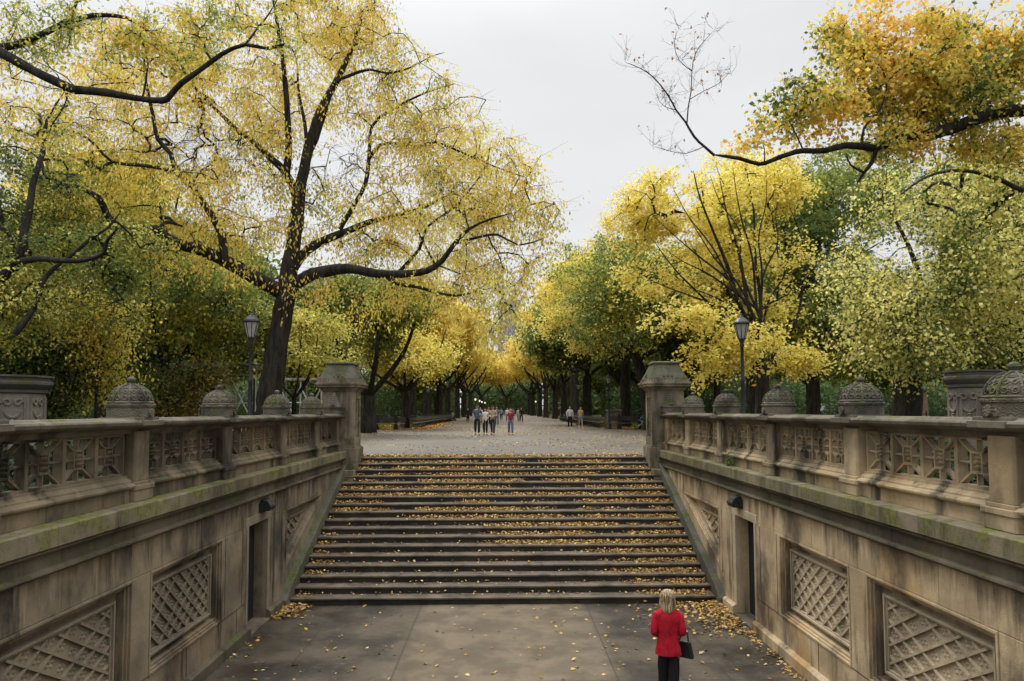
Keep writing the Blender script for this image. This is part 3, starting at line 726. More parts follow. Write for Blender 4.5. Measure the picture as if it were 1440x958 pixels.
def build_tree(name, base, limbs, blobs, n_att, palette, label, cat='tree', group=None, twigs=6, leaves=14, leaf=.11, twig_len=.7, droop=.6, flat=.3,
               seed=1, gap=.42, gscale=.8, bark=None, trunk_label=None, tip=.007, aspect=.5, bare=0., spread=.12, bow=.14, crown_rz=1, place=True, maxr=.5, thin=None, scat=.13):
    """limbs: list of (points, radii) in world coordinates, first is the trunk; blobs: (centre, (rx,ry,rz), weight)
       palette: list of (colour, weight); a low-frequency noise picks along it"""
    rng = np.random.default_rng(seed); base = np.array(base, float)
    wood = Wood(); NP, NR, npar, lim = [], [], [], []
    for pts, rad in limbs:
        q, r = smooth_line(np.array([tuple(p) for p in pts])-base, rad, .35, rng)
        wood.tubes(q, r, 12 if rad[0] > .15 else 8 if rad[0] > .06 else 5); lim.append(len(q))
        skip = len(q)//2 if (pts is limbs[0][0] and len(limbs) > 1) else 0
        NP.append(q[skip:]); NR.append(r[skip:])
    NP = np.concatenate(NP); NR = np.concatenate(NR); npar = -np.ones(len(NP), int)
    # attractors
    wt = np.array([b[2]*np.prod(b[1])**.8 for b in blobs]); wt = wt/wt.sum(); A = []; AB = []; bias_ = np.array([b[3] if len(b) > 3 else 0. for b in blobs])
    while sum(len(a) for a in A) < n_att:
        k = rng.choice(len(blobs), n_att, p=wt); c = np.array([tuple(b[0]) for b in blobs])[k]-base; r = np.array([b[1] for b in blobs])[k]
        q = c+unit(rng.normal(size=(n_att, 3)))*r*(rng.random((n_att, 1))**.42)
        nz_ = fbm((q+base)/gscale/1.6, seed); ok_ = (nz_ > gap) & (q[:, 2]+base[2] > G+(1.4 if cat == 'tree' else .3)); A.append(q[ok_]); AB.append(bias_[k][ok_])
    A = np.concatenate(A)[:n_att]; AB = np.concatenate(AB)[:n_att]
    d0 = np.full(len(A), 1e9)
    for i in range(0, len(A), 200): d0[i:i+200] = np.sqrt(((A[i:i+200, None]-NP[None])**2).sum(-1)).min(1)
    order_ = np.argsort(d0); cap = len(NP)+n_att*14
    P_ = np.zeros((cap, 3)); P_[:len(NP)] = NP; par = -np.ones(cap, int); n = len(NP); n0 = n; chains = []; tips = []
    for ai in order_:
        a = A[ai]; dd = ((P_[:n]-a)**2).sum(1); dd = dd+np.where(P_[:n, 2] > a[2]+.6, 1.2, 0)*.6
        j = int(dd.argmin()); Ld = math.sqrt(((P_[j]-a)**2).sum()); k = max(2, min(12, int(Ld/.4)))
        t = np.linspace(0, 1, k+1)[1:, None]; mid = rng.normal(0, bow*Ld, 3); mid[2] = abs(mid[2])*.7+.1*Ld
        q = P_[j]+(a-P_[j])*t+mid*(4*t*(1-t))*.5+rng.normal(0, .03*min(Ld, 2), (k, 3))*(t < 1)
        idx = []; pr = j
        for p in q:
            if n >= cap: break
            P_[n] = p; par[n] = pr; pr = n; idx.append(n); n += 1
        chains.append([j]+idx); tips.append(idx[-1])
    cnt = np.zeros(n)
    cnt[np.array(tips)] += 1
    for i in range(n-1, n0-1, -1): cnt[par[i]] += cnt[i]
    rad = tip*np.maximum(cnt, 1)**.5*1.25; rad[:n0] = NR
    rad = np.minimum(rad, maxr)
    for ch in chains:
        q = P_[ch]; r = rad[ch].copy(); r[0] = min(r[0], r[1]*1.15)
        wood.tubes(q, r, 6 if r[1] > .04 else 4 if r[1] > .015 else 3)
    # twigs and leaves
    AB = AB[order_]; T = P_[np.array(tips)]; prev = P_[par[np.array(tips)]]; dirn = unit(T-prev)
    keep = np.repeat(np.arange(len(T)), twigs)
    td = unit(dirn[keep]*.5+rng.normal(size=(len(keep), 3))*np.array([1, 1, .55])+np.array([0, 0, -.45*droop]))
    tl = twig_len*(.5+rng.random(len(keep))); tb = T[keep]-dirn[keep]*rng.random((len(keep), 1))*.4; te = tb+td*tl[:, None]
    wood.sticks(tb, te, tip*.8, tip*.3)
    outside = rng.random(len(keep)) < bare
    lk = np.repeat(np.nonzero(~outside)[0], leaves)
    if thin is not None: lk = lk[thin(tb[lk]+base, rng)]
    m_ = len(lk); t = rng.random((m_, 1))**.8
    pos = tb[lk]+(te[lk]-tb[lk])*t+rng.normal(0, spread, (m_, 3))*np.array([1, 1, .8]); pos[:, 2] -= droop*.25*rng.random(m_)*t[:, 0]
    axis = unit(rng.normal(size=(m_, 3))*(1-.35*droop)+td[lk]*.3+np.array([0, 0, -1.5*droop])); nrm = rng.normal(size=(m_, 3)); nrm[:, 2] = nrm[:, 2]*(1-flat)+3*flat
    nrm = unit(nrm-axis*(nrm*axis).sum(1, keepdims=True))
    ln = leaf*(.65+.7*rng.random(m_)); V, F = leaf_quads(pos, axis, nrm, ln, ln*aspect*(.8+.4*rng.random(m_)))
    # colour: clump noise + per leaf scatter, along the palette
    s_ = fbm((pos+base)/2.6, seed+11)*.75+fbm((pos+base)/.7, seed+5)*.25; s_ = np.clip((s_-.5)*2.2+.5+AB[keep[lk]]+rng.normal(0, scat, m_), 0, .999)
    cw = np.cumsum([p[1] for p in palette]); cw = cw/cw[-1]; mids = np.concatenate([[0], (cw[:-1]+cw[1:])/2 if len(cw) > 1 else []]); mids[0] = cw[0]/2
    pc = np.array([p[0] for p in palette]); colr = np.stack([np.interp(s_, mids, pc[:, q]) for q in range(3)], 1)
    colr *= (.84+.42*rng.random((m_, 1))); colr = np.clip(colr, 0, .95)
    root = empty(name, base); tag(root, label, cat, group)
    wv, wf = np.concatenate(wood.v), np.concatenate(wood.f)
    tr = bpy.data.objects.new('trunk', np_mesh('trunk', wv, wf, bark or M['bark'])); col.objects.link(tr); tr.parent = root
    cr = bpy.data.objects.new('crown', np_mesh('crown', V, F, M['leaf'], False, np.repeat(colr, 4, 0))); col.objects.link(cr); cr.parent = root
    return root
def LP_(Y, pts, r0, r1, dY=0., r=None):
    """limb polyline from photo survey pixels; depth runs from Y to Y+dY"""
    n = len(pts); W = []
    cum = [0]
    for i in range(n-1): cum.append(cum[-1]+math.dist(pts[i], pts[i+1]))
    for i, p in enumerate(pts):
        t = cum[i]/cum[-1]; W.append(P(p[0], p[1], Y+dY*t))
    rr = [r0+(r1-r0)*(cum[i]/cum[-1]) for i in range(n)]
    return (W, rr)
def blob(px, py, rx, ry, Y, rz, wgt=1., bias=0.):
    c = P(px, py, Y); k = Y/CAM['f']; return (c, (rx*k, rz, ry*k), wgt, bias)

# ---- the big leaning elm on the left
Y = 26.0
limbs = [LP_(Y, [(372, 618), (375, 590), (383, 530), (392, 475), (402, 425), (406, 405)], .40, .28),
 LP_(Y, [(404, 412), (425, 393), (455, 382), (490, 378), (530, 385), (560, 386), (600, 381), (622, 366), (640, 342), (660, 322), (690, 308), (720, 300)], .20, .012, -2.5),
 LP_(Y-1.6, [(640, 342), (672, 334), (700, 330), (730, 345), (765, 335)], .05, .015, -1),
 LP_(Y-1.0, [(540, 386), (562, 400), (585, 403), (612, 411), (640, 416), (662, 412), (695, 404)], .07, .02, -1.5),
 LP_(Y, [(404, 408), (412, 378), (432, 352), (462, 335), (490, 325), (520, 312), (560, 303), (600, 290), (640, 268)], .17, .03, 2.5),
 LP_(Y, [(404, 410), (408, 370), (415, 330), (420, 285), (424, 255), (430, 225), (440, 185), (452, 152), (470, 120), (485, 90), (500, 55), (510, 20)], .27, .04, 1),
 LP_(Y+.4, [(420, 285), (410, 258), (396, 236), (380, 222), (352, 196), (332, 182), (300, 150), (270, 120)], .14, .03, 2),
 LP_(Y+.3, [(402, 250), (406, 205), (404, 155), (400, 105), (394, 60), (386, 10), (380, -30)], .12, .03, -1.5),
 LP_(Y+.5, [(430, 228), (445, 195), (457, 160), (470, 120), (492, 106), (520, 98), (545, 103), (575, 96), (605, 80), (625, 74)], .08, .01, -2),
 LP_(Y+.5, [(432, 215), (428, 170), (420, 130), (418, 90)], .07, .03, 1),
 LP_(Y, [(400, 412), (375, 400), (350, 386), (325, 371), (292, 356), (262, 346), (236, 336), (221, 323), (192, 325), (165, 320), (150, 300), (138, 278), (105, 262), (70, 262)], .24, .04, -4),
 LP_(Y-1.2, [(316, 366), (312, 332), (300, 308), (272, 266), (246, 240), (240, 216), (222, 196), (216, 165), (206, 120), (202, 70)], .12, .025, -1),
 LP_(Y-2, [(246, 241), (205, 233), (158, 228), (135, 205), (108, 186), (60, 175)], .06, .015, -1.5),
 LP_(Y+1, [(478, 322), (500, 285), (514, 258), (519, 220), (523, 178), (550, 155), (600, 130), (640, 118)], .09, .02, 1),
 LP_(Y+1.2, [(518, 225), (535, 204), (562, 202), (580, 208), (612, 200), (650, 215), (700, 236), (740, 250)], .06, .015, -1),
 LP_(Y+.5, [(560, 384), (590, 350), (600, 320), (640, 290), (680, 240), (690, 200)], .06, .012, 0),
 LP_(Y, [(612, 372), (590, 330), (580, 300), (575, 270)], .04, .012, 1)]
limbs = [(w_, [q*1.22 for q in r_]) for w_, r_ in limbs]
blobs = [blob(400, 90, 190, 120, Y+1.2, 4, 1, .05), blob(180, 140, 190, 120, Y+.4, 4, 1, .1), blob(90, 220, 130, 90, Y-1.5, 3, 1, .0), blob(350, 250, 160, 100, Y+1.2, 4, .8, -.1), blob(560, 140, 90, 90, Y+.5, 3, 1, .08),
 blob(610, 260, 150, 80, Y+1.2, 3.5, 1, -.08), blob(710, 260, 75, 75, Y+.4, 2.5, 1, .1), blob(560, 330, 170, 60, Y+1.2, 4, 1, .1), blob(700, 330, 75, 60, Y-.8, 2, 1, .1), blob(650, 400, 90, 45, Y-.8, 2.5, 1, .08), blob(250, 300, 150, 70, Y-.8, 4, 1, -.15),
 blob(480, 30, 90, 70, Y+1.2, 3, 1, .1), blob(500, 410, 110, 40, Y+.4, 3, .6, -.05), blob(640, 180, 70, 70, Y+1.2, 2, 1, .1), blob(330, 350, 60, 50, Y-1.5, 2.5, .6, -.25), blob(700, 430, 50, 60, Y-2.5, 1.5, 1, .08), blob(760, 300, 35, 50, Y+.4, 1.5, 1.2, .05), blob(738, 375, 28, 55, Y-.8, 1.2, 1.3, .08)]
def elm_thin(p, rng):                                # open sky windows between the limbs
    d = p-np.array([CAM['cx'], 0, CAM['H']]); ax = np.array([tuple(a) for a in AX]); z = d @ ax[2]
    x = 720+1000*(d @ ax[0])/z; y = 479+40-1000*(d @ ax[1])/z
    k = np.ones(len(p), bool)
    for cx_, cy_, rx, ry, pr in ((478, 222, 40, 36, .97), (265, 200, 45, 26, .85), (300, 195, 34, 22, .75), (190, 175, 30, 16, .5), (340, 215, 20, 30, .5), (560, 265, 30, 18, .4), (640, 300, 22, 14, .4), (720, 360, 16, 22, .4), (110, 150, 26, 18, .4), (270, 345, 40, 12, .4), (720, 60, 90, 90, 1), (690, 120, 45, 45, .7), (480, 345, 35, 18, .3)):
        k &= ~((((x-cx_)/rx)**2+((y-cy_)/ry)**2 < 1) & (rng.random(len(p)) < pr))
    return k
build_tree('elm_tree', P(373, 640, 26).xy.to_tuple()+(G-.05,), limbs, blobs, 1250, [(GRN, .35), (OLV, .5), (YG, .8), (GOLD, .8), (YEL, 1.8), (LEM, .8)],
    'huge leaning elm with golden leaves and black limbs behind the left balustrade', twigs=6, leaves=12, leaf=.14, droop=.95, scat=.18, seed=3, gap=.40, twig_len=.95, thin=elm_thin, aspect=.42, spread=.14, flat=.05)

# ---- a nearer tree off to the left reaching in at the top left corner
Y = 11.0
limbs = [([Vector((-11.2, 10.2, G)), Vector((-11.0, 10.3, G+3)), Vector((-10.4, 10.5, G+5)), P(-60, 45, Y)], [.34, .3, .2, .10]),
 LP_(Y, [(-60, 45), (-20, 62), (5, 76), (30, 90), (60, 106), (98, 124), (112, 127), (150, 130), (190, 138), (228, 142), (240, 134), (256, 116), (285, 96), (312, 76), (345, 63), (375, 68), (400, 62)], .09, .02, -.5),
 LP_(Y, [(-30, 66), (10, 66), (40, 56), (80, 38), (98, 30), (130, 22), (155, 22), (180, 26), (210, 45), (235, 68), (250, 85)], .065, .015, .6),
 LP_(Y, [(95, 32), (103, 18), (110, -5), (125, -40)], .03, .012, .2), LP_(Y-.3, [(345, 63), (362, 40), (378, 20), (395, -10)], .02, .008, .2),
 LP_(Y-.2, [(200, 140), (208, 90), (200, 50), (205, 10)], .018, .006, .5)]
blobs = [blob(40, 35, 80, 45, Y, .8), blob(150, 40, 90, 50, Y, .8), blob(240, 60, 70, 40, Y, .8), blob(300, 30, 80, 40, Y, .8, .6), blob(90, 170, 60, 50, Y, .7, .25), blob(400, 40, 50, 50, Y-.4, .6, .5)]
build_tree('overhanging_tree', (-11.2, 10.2, G-.05), limbs, blobs, 130, [(OLV, 1.2), (GRN, .8), (YG, 1), (GOLD, .7), (YEL, .5)],
    'thinly leaved tree whose long dark bough crosses the top left corner', twigs=5, leaves=9, leaf=.065, twig_len=.35, droop=.5, seed=8, gap=.36, tip=.0035, spread=.06, aspect=.55)

# ---- second tree at the left edge with greener leaves
Y = 20.0
limbs = [([Vector((-15.6, Y, G)), Vector((-15.5, Y, G+2.4)), P(-50, 415, Y), P(0, 391, Y)], [.34, .27, .2, .16]),
 LP_(Y, [(0, 391), (22, 374), (31, 350), (33, 325), (42, 295), (46, 260), (60, 215), (66, 170), (90, 130)], .15, .02, 1), LP_(Y, [(24, 370), (50, 364), (90, 367), (120, 366), (146, 356), (150, 340), (165, 322)], .10, .03, -1.5),
 LP_(Y-.5, [(20, 470), (50, 430), (58, 400), (75, 378), (100, 360), (128, 335), (150, 322), (168, 300)], .09, .025, 1)]
limbs = [(w_, [q*1.05 for q in r_]) for w_, r_ in limbs]
blobs = [blob(40, 290, 100, 90, Y+2, 3), blob(100, 400, 110, 60, Y+2, 3), blob(10, 430, 80, 60, Y+1.2, 2), blob(160, 350, 60, 50, Y+2, 2)]
build_tree('spreading_tree', (-15.6, Y, G-.05), limbs, blobs, 330, [(DGR, 1), (GRN, 1.4), (OLV, 1), (YG, .9), (LEM, .5)],
    'green and yellow tree with dark forked limbs at the left edge', twigs=6, leaves=13, leaf=.11, twig_len=.7, droop=.3, flat=.5, scat=.24, seed=12, gap=.40, aspect=.6)

# ---- bright yellow maple behind the right lamp post
Y = 31.0
limbs = [LP_(Y, [(1072, 625), (1072, 590), (1073, 545), (1068, 500), (1060, 465)], .30, .2), LP_(Y, [(1060, 468), (1040, 430), (1025, 380), (1005, 330), (985, 280), (975, 240)], .13, .02, -1),
 LP_(Y, [(1062, 475), (1050, 420), (1040, 360), (1022, 300), (1012, 250)], .11, .02, 1), LP_(Y, [(1066, 490), (1070, 430), (1062, 360), (1060, 300), (1050, 240)], .12, .02, .5),
 LP_(Y, [(1066, 500), (1030, 460), (990, 420), (950, 380), (920, 340)], .09, .015, -2), LP_(Y, [(1070, 520), (1110, 470), (1125, 430), (1130, 350), (1110, 290)], .10, .02, 0),
 LP_(Y, [(1072, 510), (1090, 440), (1095, 370), (1085, 300)], .08, .02, 1), LP_(Y, [(1068, 520), (1040, 490), (1000, 490), (975, 500)], .05, .012, -2.5), LP_(Y, [(1072, 525), (1100, 500), (1125, 490)], .04, .012, -2)]
limbs = [(w_, [q*.78 for q in r_]) if n_ else (w_, r_) for n_, (w_, r_) in enumerate(limbs)]
for n_, (ex, ey) in enumerate([(945, 262), (965, 300), (998, 245), (1030, 232), (1078, 238), (1098, 262), (915, 300), (935, 350), (1115, 330), (900, 385), (960, 400), (1128, 400)]):
    sx, sy = 1064+(n_ % 3)*3, 478-(n_ % 4)*14
    limbs.append(LP_(Y-.6, [(sx, sy), (sx+(ex-sx)*.30+7*math.sin(n_*2.3), sy+(ey-sy)*.36), (sx+(ex-sx)*.52+9*math.sin(n_*4.1), sy+(ey-sy)*.60), (sx+(ex-sx)*.8-8*math.sin(n_*3.1), sy+(ey-sy)*.80), (ex, ey)], .055, .008, (n_ % 3-1)*.8))
limbs = [(w_, [q*1.2 for q in r_]) for w_, r_ in limbs]
blobs = [blob(960, 290, 100, 50, Y+1.6, 3), blob(1050, 270, 75, 60, Y+1.6, 3), blob(890, 310, 60, 45, Y+1.6, 2.5), blob(940, 400, 80, 28, Y+.3, 2.2), blob(1010, 505, 60, 34, Y-2, 1.4, 2.2), blob(1050, 475, 45, 28, Y-2, 1.3, 1.3), blob(1122, 505, 26, 22, Y-2, .8, 4.),
 blob(1080, 370, 60, 60, Y+1.6, 3, .8, -.1), blob(950, 445, 70, 16, Y-2, 1.3, 1.5), blob(1010, 340, 80, 40, Y+1.6, 3), blob(1000, 425, 50, 20, Y-1.5, 1.5, 1.2), blob(1085, 440, 45, 22, Y+.3, 1.5), blob(1100, 260, 40, 45, Y+1.6, 2)]
build_tree('maple_tree', P(1072, 640, Y).xy.to_tuple()+(G-.05,), limbs, blobs, 440, [(YG, .7), (YEL, 1.4), (LEM, 1.5), (YEL, .8)],
    'bright lemon yellow maple with fine dark limbs behind the right lamp post', twigs=6, leaves=11, leaf=.155, twig_len=.75, droop=.15, flat=.75, seed=21, gap=.49, aspect=.75, spread=.12)

# ---- dark green tree, trunk to the right of the maple
Y = 37.0
limbs = [LP_(Y, [(1146, 622), (1145, 590), (1143, 500), (1140, 440), (1138, 400)], .36, .26), LP_(Y, [(1138, 405), (1150, 350), (1165, 300), (1175, 240)], .18, .04, 0), LP_(Y, [(1140, 420), (1115, 370), (1100, 320), (1100, 270)], .15, .03, 1),
 LP_(Y, [(1142, 440), (1180, 400), (1210, 360), (1240, 340)], .12, .03, -1)]
blobs = [blob(1150, 320, 90, 90, Y, 4), blob(1130, 420, 80, 50, Y, 4), blob(1190, 450, 90, 55, Y, 4), blob(1200, 260, 80, 60, Y+1, 3)]
build_tree('linden_tree', P(1146, 640, Y).xy.to_tuple()+(G-.05,), limbs, blobs, 420, [(DGR, 1.3), (GRN, 1.4), (OLV, .9), (YG, .4)],
    'dark green tree with a straight trunk rising right of the yellow maple', twigs=7, leaves=14, leaf=.18, twig_len=.9, droop=.3, flat=.5, seed=31, gap=.38, aspect=.65)

# ---- big speckled yellow-green tree on the right
Y = 24.0
limbs = [LP_(Y, [(1275, 640), (1275, 590), (1276, 540), (1282, 490), (1300, 440), (1320, 400)], .5, .3), LP_(Y, [(1320, 402), (1360, 330), (1420, 275), (1480, 250)], .2, .09, -3), LP_(Y-3, [(1480, 262), (1440, 268), (1405, 252), (1370, 242), (1335, 240), (1300, 250), (1265, 275)], .09, .02, -2),
 LP_(Y, [(1284, 480), (1250, 430), (1220, 390), (1190, 360)], .14, .02, -1), LP_(Y, [(1300, 440), (1290, 380), (1270, 330), (1240, 280)], .15, .02, 1), LP_(Y, [(1310, 420), (1330, 340), (1330, 270), (1310, 210)], .15, .02, 1),
 LP_(Y, [(1290, 470), (1350, 440), (1410, 430), (1460, 440)], .1, .02, -2), LP_(Y-1, [(1300, 440), (1240, 440), (1200, 455)], .06, .012, -2), LP_(Y, [(1360, 332), (1400, 350), (1450, 360)], .08, .02, -1)]
blobs = [blob(1290, 350, 120, 90, Y-1, 3.5), blob(1370, 400, 110, 90, Y-2, 3), blob(1230, 420, 60, 60, Y-2, 2.2), blob(1290, 480, 90, 45, Y-2.5, 2), blob(1330, 260, 110, 60, Y, 3), blob(1400, 480, 70, 40, Y-2, 2, .5), blob(1430, 300, 60, 80, Y-2, 2.5)]
build_tree('speckled_tree', P(1275, 640, Y).xy.to_tuple()+(G-.05,), limbs, blobs, 760, [(DGR, .7), (GRN, .9), (YG, .5), (PALE, 1.3), (LEM, 1.1)],
    'broad tree speckled with small pale yellow leaves above the right balustrade', twigs=6, leaves=9, leaf=.108, twig_len=.95, droop=.5, flat=.3, seed=41, gap=.47, scat=.26, aspect=.8, spread=.17)

# ---- near tree off to the right: its bough crosses the top right corner
Y = 13.0
limbs = [([Vector((13.2, 13.0, G)), Vector((13.0, 13, G+3.2)), Vector((12.0, 13, G+5.0)), P(1500, 158, Y), P(1440, 155, Y)], [.4, .36, .28, .17, .13]),
 LP_(Y, [(1440, 156), (1415, 156), (1390, 161), (1362, 171), (1335, 182), (1290, 191), (1262, 198), (1230, 209)], .125, .10, -.4),
 LP_(Y-.4, [(1230, 209), (1190, 204), (1160, 212), (1130, 212), (1108, 217), (1085, 226), (1068, 231), (1040, 223), (1005, 218)], .07, .028, -.3),
 LP_(Y-.7, [(1005, 219), (990, 206), (976, 192), (964, 172), (951, 155), (938, 132), (918, 108), (900, 96), (880, 88)], .026, .006, .2),
 LP_(Y-.6, [(966, 176), (968, 150), (972, 128), (973, 100), (978, 75), (990, 58), (1005, 42)], .014, .004, .2), LP_(Y-.6, [(951, 155), (935, 150), (925, 140)], .008, .003, .1),
 LP_(Y-.6, [(990, 206), (965, 216), (940, 212), (918, 205)], .009, .003, .1), LP_(Y-.6, [(973, 100), (955, 85), (948, 60), (955, 40)], .008, .003, .1), LP_(Y-.6, [(970, 140), (990, 128), (1010, 118), (1028, 100)], .008, .003, .1),
 LP_(Y-.4, [(1232, 208), (1226, 228), (1214, 244), (1205, 258)], .05, .022, 0), LP_(Y-.4, [(1215, 243), (1196, 232), (1190, 215)], .025, .012, 0),
 LP_(Y-.4, [(1212, 205), (1215, 180), (1232, 160), (1243, 142), (1247, 115), (1235, 90), (1215, 92)], .028, .008, .4), LP_(Y-.4, [(1075, 229), (1075, 210), (1070, 195)], .015, .006, 0),
 LP_(Y-.1, [(1290, 191), (1300, 150), (1320, 110), (1325, 60), (1340, 10)], .05, .015, .6), LP_(Y, [(1362, 171), (1385, 130), (1410, 80), (1430, 20)], .05, .015, .4), LP_(Y-.4, [(1130, 212), (1115, 180), (1100, 150), (1095, 120)], .018, .006, .3)]
blobs = [blob(1060, 180, 65, 34, Y-.6, .6, .5, .4), blob(1140, 160, 85, 45, Y-.3, .9, .9, .36), blob(1200, 110, 55, 50, Y, .9, .9, .08), blob(1320, 130, 105, 50, Y, 1.2, 1.9, -.40), blob(1400, 80, 60, 50, Y+.2, 1.1, 1.2, -.3), blob(1230, 40, 75, 50, Y+.3, 1.0, .7, -.05), blob(1380, 40, 100, 55, Y+.3, 1.2, .8, -.16),
 blob(1260, 195, 60, 35, Y-.3, .7, .9, -.35), blob(1400, 205, 60, 26, Y, .8, 1.1, -.3), blob(1410, 120, 50, 45, Y, .9, .9, -.3), blob(1130, 120, 45, 25, Y-.2, .5, .4, .35), blob(1290, 70, 60, 40, Y, 1, 1.2, -.4), blob(1000, 215, 25, 14, Y-.6, .3, .8, .25)]
root = build_tree('overhanging_tree', (13.2, 13.0, G-.05), limbs, blobs, 500, [((.08, .12, .03), .9), (GRN, .8), (YG, .8), (YEL, .9), (GOLD, 1.3), (ORG, .3)],
    'near tree whose heavy black bough with orange and green leaves crosses the top right', twigs=6, leaves=9, leaf=.085, twig_len=.42, droop=.3, flat=.2, seed=52, scat=.22, gap=.46, gscale=.38, tip=.0035, aspect=.75, spread=.07)
# its bare twig end
rng = np.random.default_rng(5); wd_ = Wood(); lp = []
for ln_ in ([(880, 88), (900, 96), (918, 108), (938, 132), (951, 155)], [(1005, 42), (990, 58), (978, 75), (973, 100), (972, 128)], [(955, 40), (948, 60), (955, 85)], [(1028, 100), (1010, 118), (990, 128)], [(918, 205), (940, 212), (965, 216)], [(925, 140), (935, 150)]):
    for (px, py) in ln_:
        for q in range(6):
            a = P(px+rng.normal(0, 3), py+rng.normal(0, 3), Y-.6); L_ = rng.uniform(.12, .42)
            dv = np.array([rng.normal(0, .8), rng.normal(0, .5), rng.normal(.55, .6)]); dv /= np.linalg.norm(dv)
            pts = np.array([np.array(a)-np.array(root.location)+dv*L_*t+np.array([0, 0, .08*t*t]) for t in np.linspace(0, 1, 4)])+rng.normal(0, .012, (4, 3)); pts[0] = np.array(a)-np.array(root.location)
            wd_.tubes(pts, np.linspace(.0035, .0012, 4), 3)
            for w2 in range(3):
                s0 = pts[rng.integers(1, 4)]; d2 = dv+rng.normal(0, .6, 3); e0 = s0+d2*rng.uniform(.05, .16); wd_.sticks(s0[None], e0[None], .0018, .0008)
                if rng.random() < .16: lp.append(e0)
tw = bpy.data.objects.new('bare_twigs', np_mesh('bare_twigs', np.concatenate(wd_.v), np.concatenate(wd_.f), M['bark_grey'])); col.objects.link(tw); tw.parent = root
lp = np.array(lp); n_ = len(lp); axl = unit(rng.normal(size=(n_, 3))+np.array([0, 0, -1.])); nm = unit(rng.normal(size=(n_, 3)))
V, F = leaf_quads(lp, axl, unit(nm-axl*(nm*axl).sum(1, keepdims=True)), np.full(n_, .07), np.full(n_, .045))
o = bpy.data.objects.new('withered_leaves', np_mesh('withered_leaves', V, F, M['leaf'], False, np.repeat(np.tile(np.array([.42, .2, .07]), (n_, 1)), 4, 0))); col.objects.link(o); o.parent = root

# ---- generic trees for the avenue and the wood
def generic(name, label, h, rcrown, zlow, palette, seed, n_att=300, leaves=12, leaf=.24, group=None, tr=.32, fork=4.5, twigs=6, loc=(0, 0), lean=0., cat='tree', droop=.4, flat=.5, gap=.40, bark=None, wide=1.):
    rg = np.random.default_rng(seed); x, y = loc; limbs = [([Vector((x, y, G-.1)), Vector((x+lean*.3, y, G+fork*.5)), Vector((x+lean, y, G+fork))], [tr*1.2, tr, tr*.85])]
    top = Vector((x+lean, y, G+fork))
    for k in range(5):
        a = k*2*math.pi/5+rg.uniform(-.4, .4); rr = rcrown*rg.uniform(.4, .75)
        e = Vector((x+lean+math.cos(a)*rr, y+math.sin(a)*rr, G+h*rg.uniform(.6, .85))); mid = top+(e-top)*.5+Vector((math.cos(a)*rr*.2, math.sin(a)*rr*.2, -.4))
        limbs.append(([top-Vector((0, 0, .3)), mid, e], [tr*.5, tr*.3, tr*.1]))
    blobs = []; zc = (zlow+h)/2
    for k in range(9):
        a = rg.uniform(0, 6.28); rr = rcrown*.55*math.sqrt(rg.random()); zz = rg.uniform(zlow+.25*(h-zlow), h*.82)
        blobs.append(((x+lean+math.cos(a)*rr*wide, y+math.sin(a)*rr, G+zz), (rcrown*rg.uniform(.35, .55)*wide, rcrown*rg.uniform(.35, .55), (h-zlow)*rg.uniform(.14, .24)), 1))
    return build_tree(name, (x, y, G-.05), limbs, blobs, n_att, palette, label, cat=cat, group=group, twigs=twigs, leaves=leaves, leaf=leaf, twig_len=1.1, droop=droop, flat=flat, seed=seed, gap=gap, scat=.2, aspect=.7, spread=.25, tip=.01, gscale=1.4, bark=bark)
def tree_copy(src, x, y, rz, s, label=None, group=None):
    c = copy_tree(src); c.location = (x, y, G-.05); c.rotation_euler.z = rz; c.scale = s if hasattr(s, '__len__') else (s, s, s)
    if label: c['label'] = label
    if group is not None: c['group'] = group
    return c
# first avenue trees stand singly
tL1 = generic('avenue_tree', 'dark green many-limbed tree just right of the left gate pier', 11.5, 5.0, 4.2, [(DGR, 1), (GRN, 1.6), (OLV, 1), (YG, .4)], 61, 330, loc=(-8.6, 46), tr=.42, fork=2.6, leaf=.2)
tL2 = generic('avenue_tree', 'yellow leaved tree at the near end of the left bench row', 10.0, 4.8, 3.2, [(OLV, .7), (YG, 1), (YEL, 1.6), (LEM, .6)], 62, 330, loc=(-7.6, 56), tr=.28, fork=3.2, leaf=.2)
tR1 = generic('avenue_tree', 'green tree with a thick leaning trunk just left of the right gate pier', 16.0, 7.6, 4.6, [(DGR, .9), (GRN, 1.3), (OLV, .8), (YG, .8), (YEL, .7)], 63, 480, loc=(10.4, 50), tr=.42, fork=5.2, lean=-.9, leaf=.21)
tR2 = generic('avenue_tree', 'tall yellow-topped tree behind the right bench row', 18.0, 7.6, 6, [(YG, .6), (YEL, 1.8), (LEM, 1.0)], 64, 560, loc=(10.6, 61), tr=.45, fork=6, leaf=.22)
vY = generic('avenue_tree', 'golden tree in the left row of the long avenue', 15.5, 6.2, 3.8, [(YG, .6), (YEL, 1.4), (GOLD, .8), (LEM, .7)], 65, 420, group='golden trees arching over the far avenue', loc=(-9.0, 72), leaf=.26, tr=.36)
vG = generic('avenue_tree', 'green tree in the left row of the long avenue', 15, 6.0, 4.0, [(DGR, 1), (GRN, 1.3), (OLV, 1), (YG, .7)], 66, 400, loc=(8.6, 72), leaf=.26, tr=.36)
vG.scale = (1.32, 1.32, 1.15); vG['label'] = 'darker green tree in the right row overhanging the avenue'
gA = 'golden trees arching over the far avenue'; rg = random.Random(4)
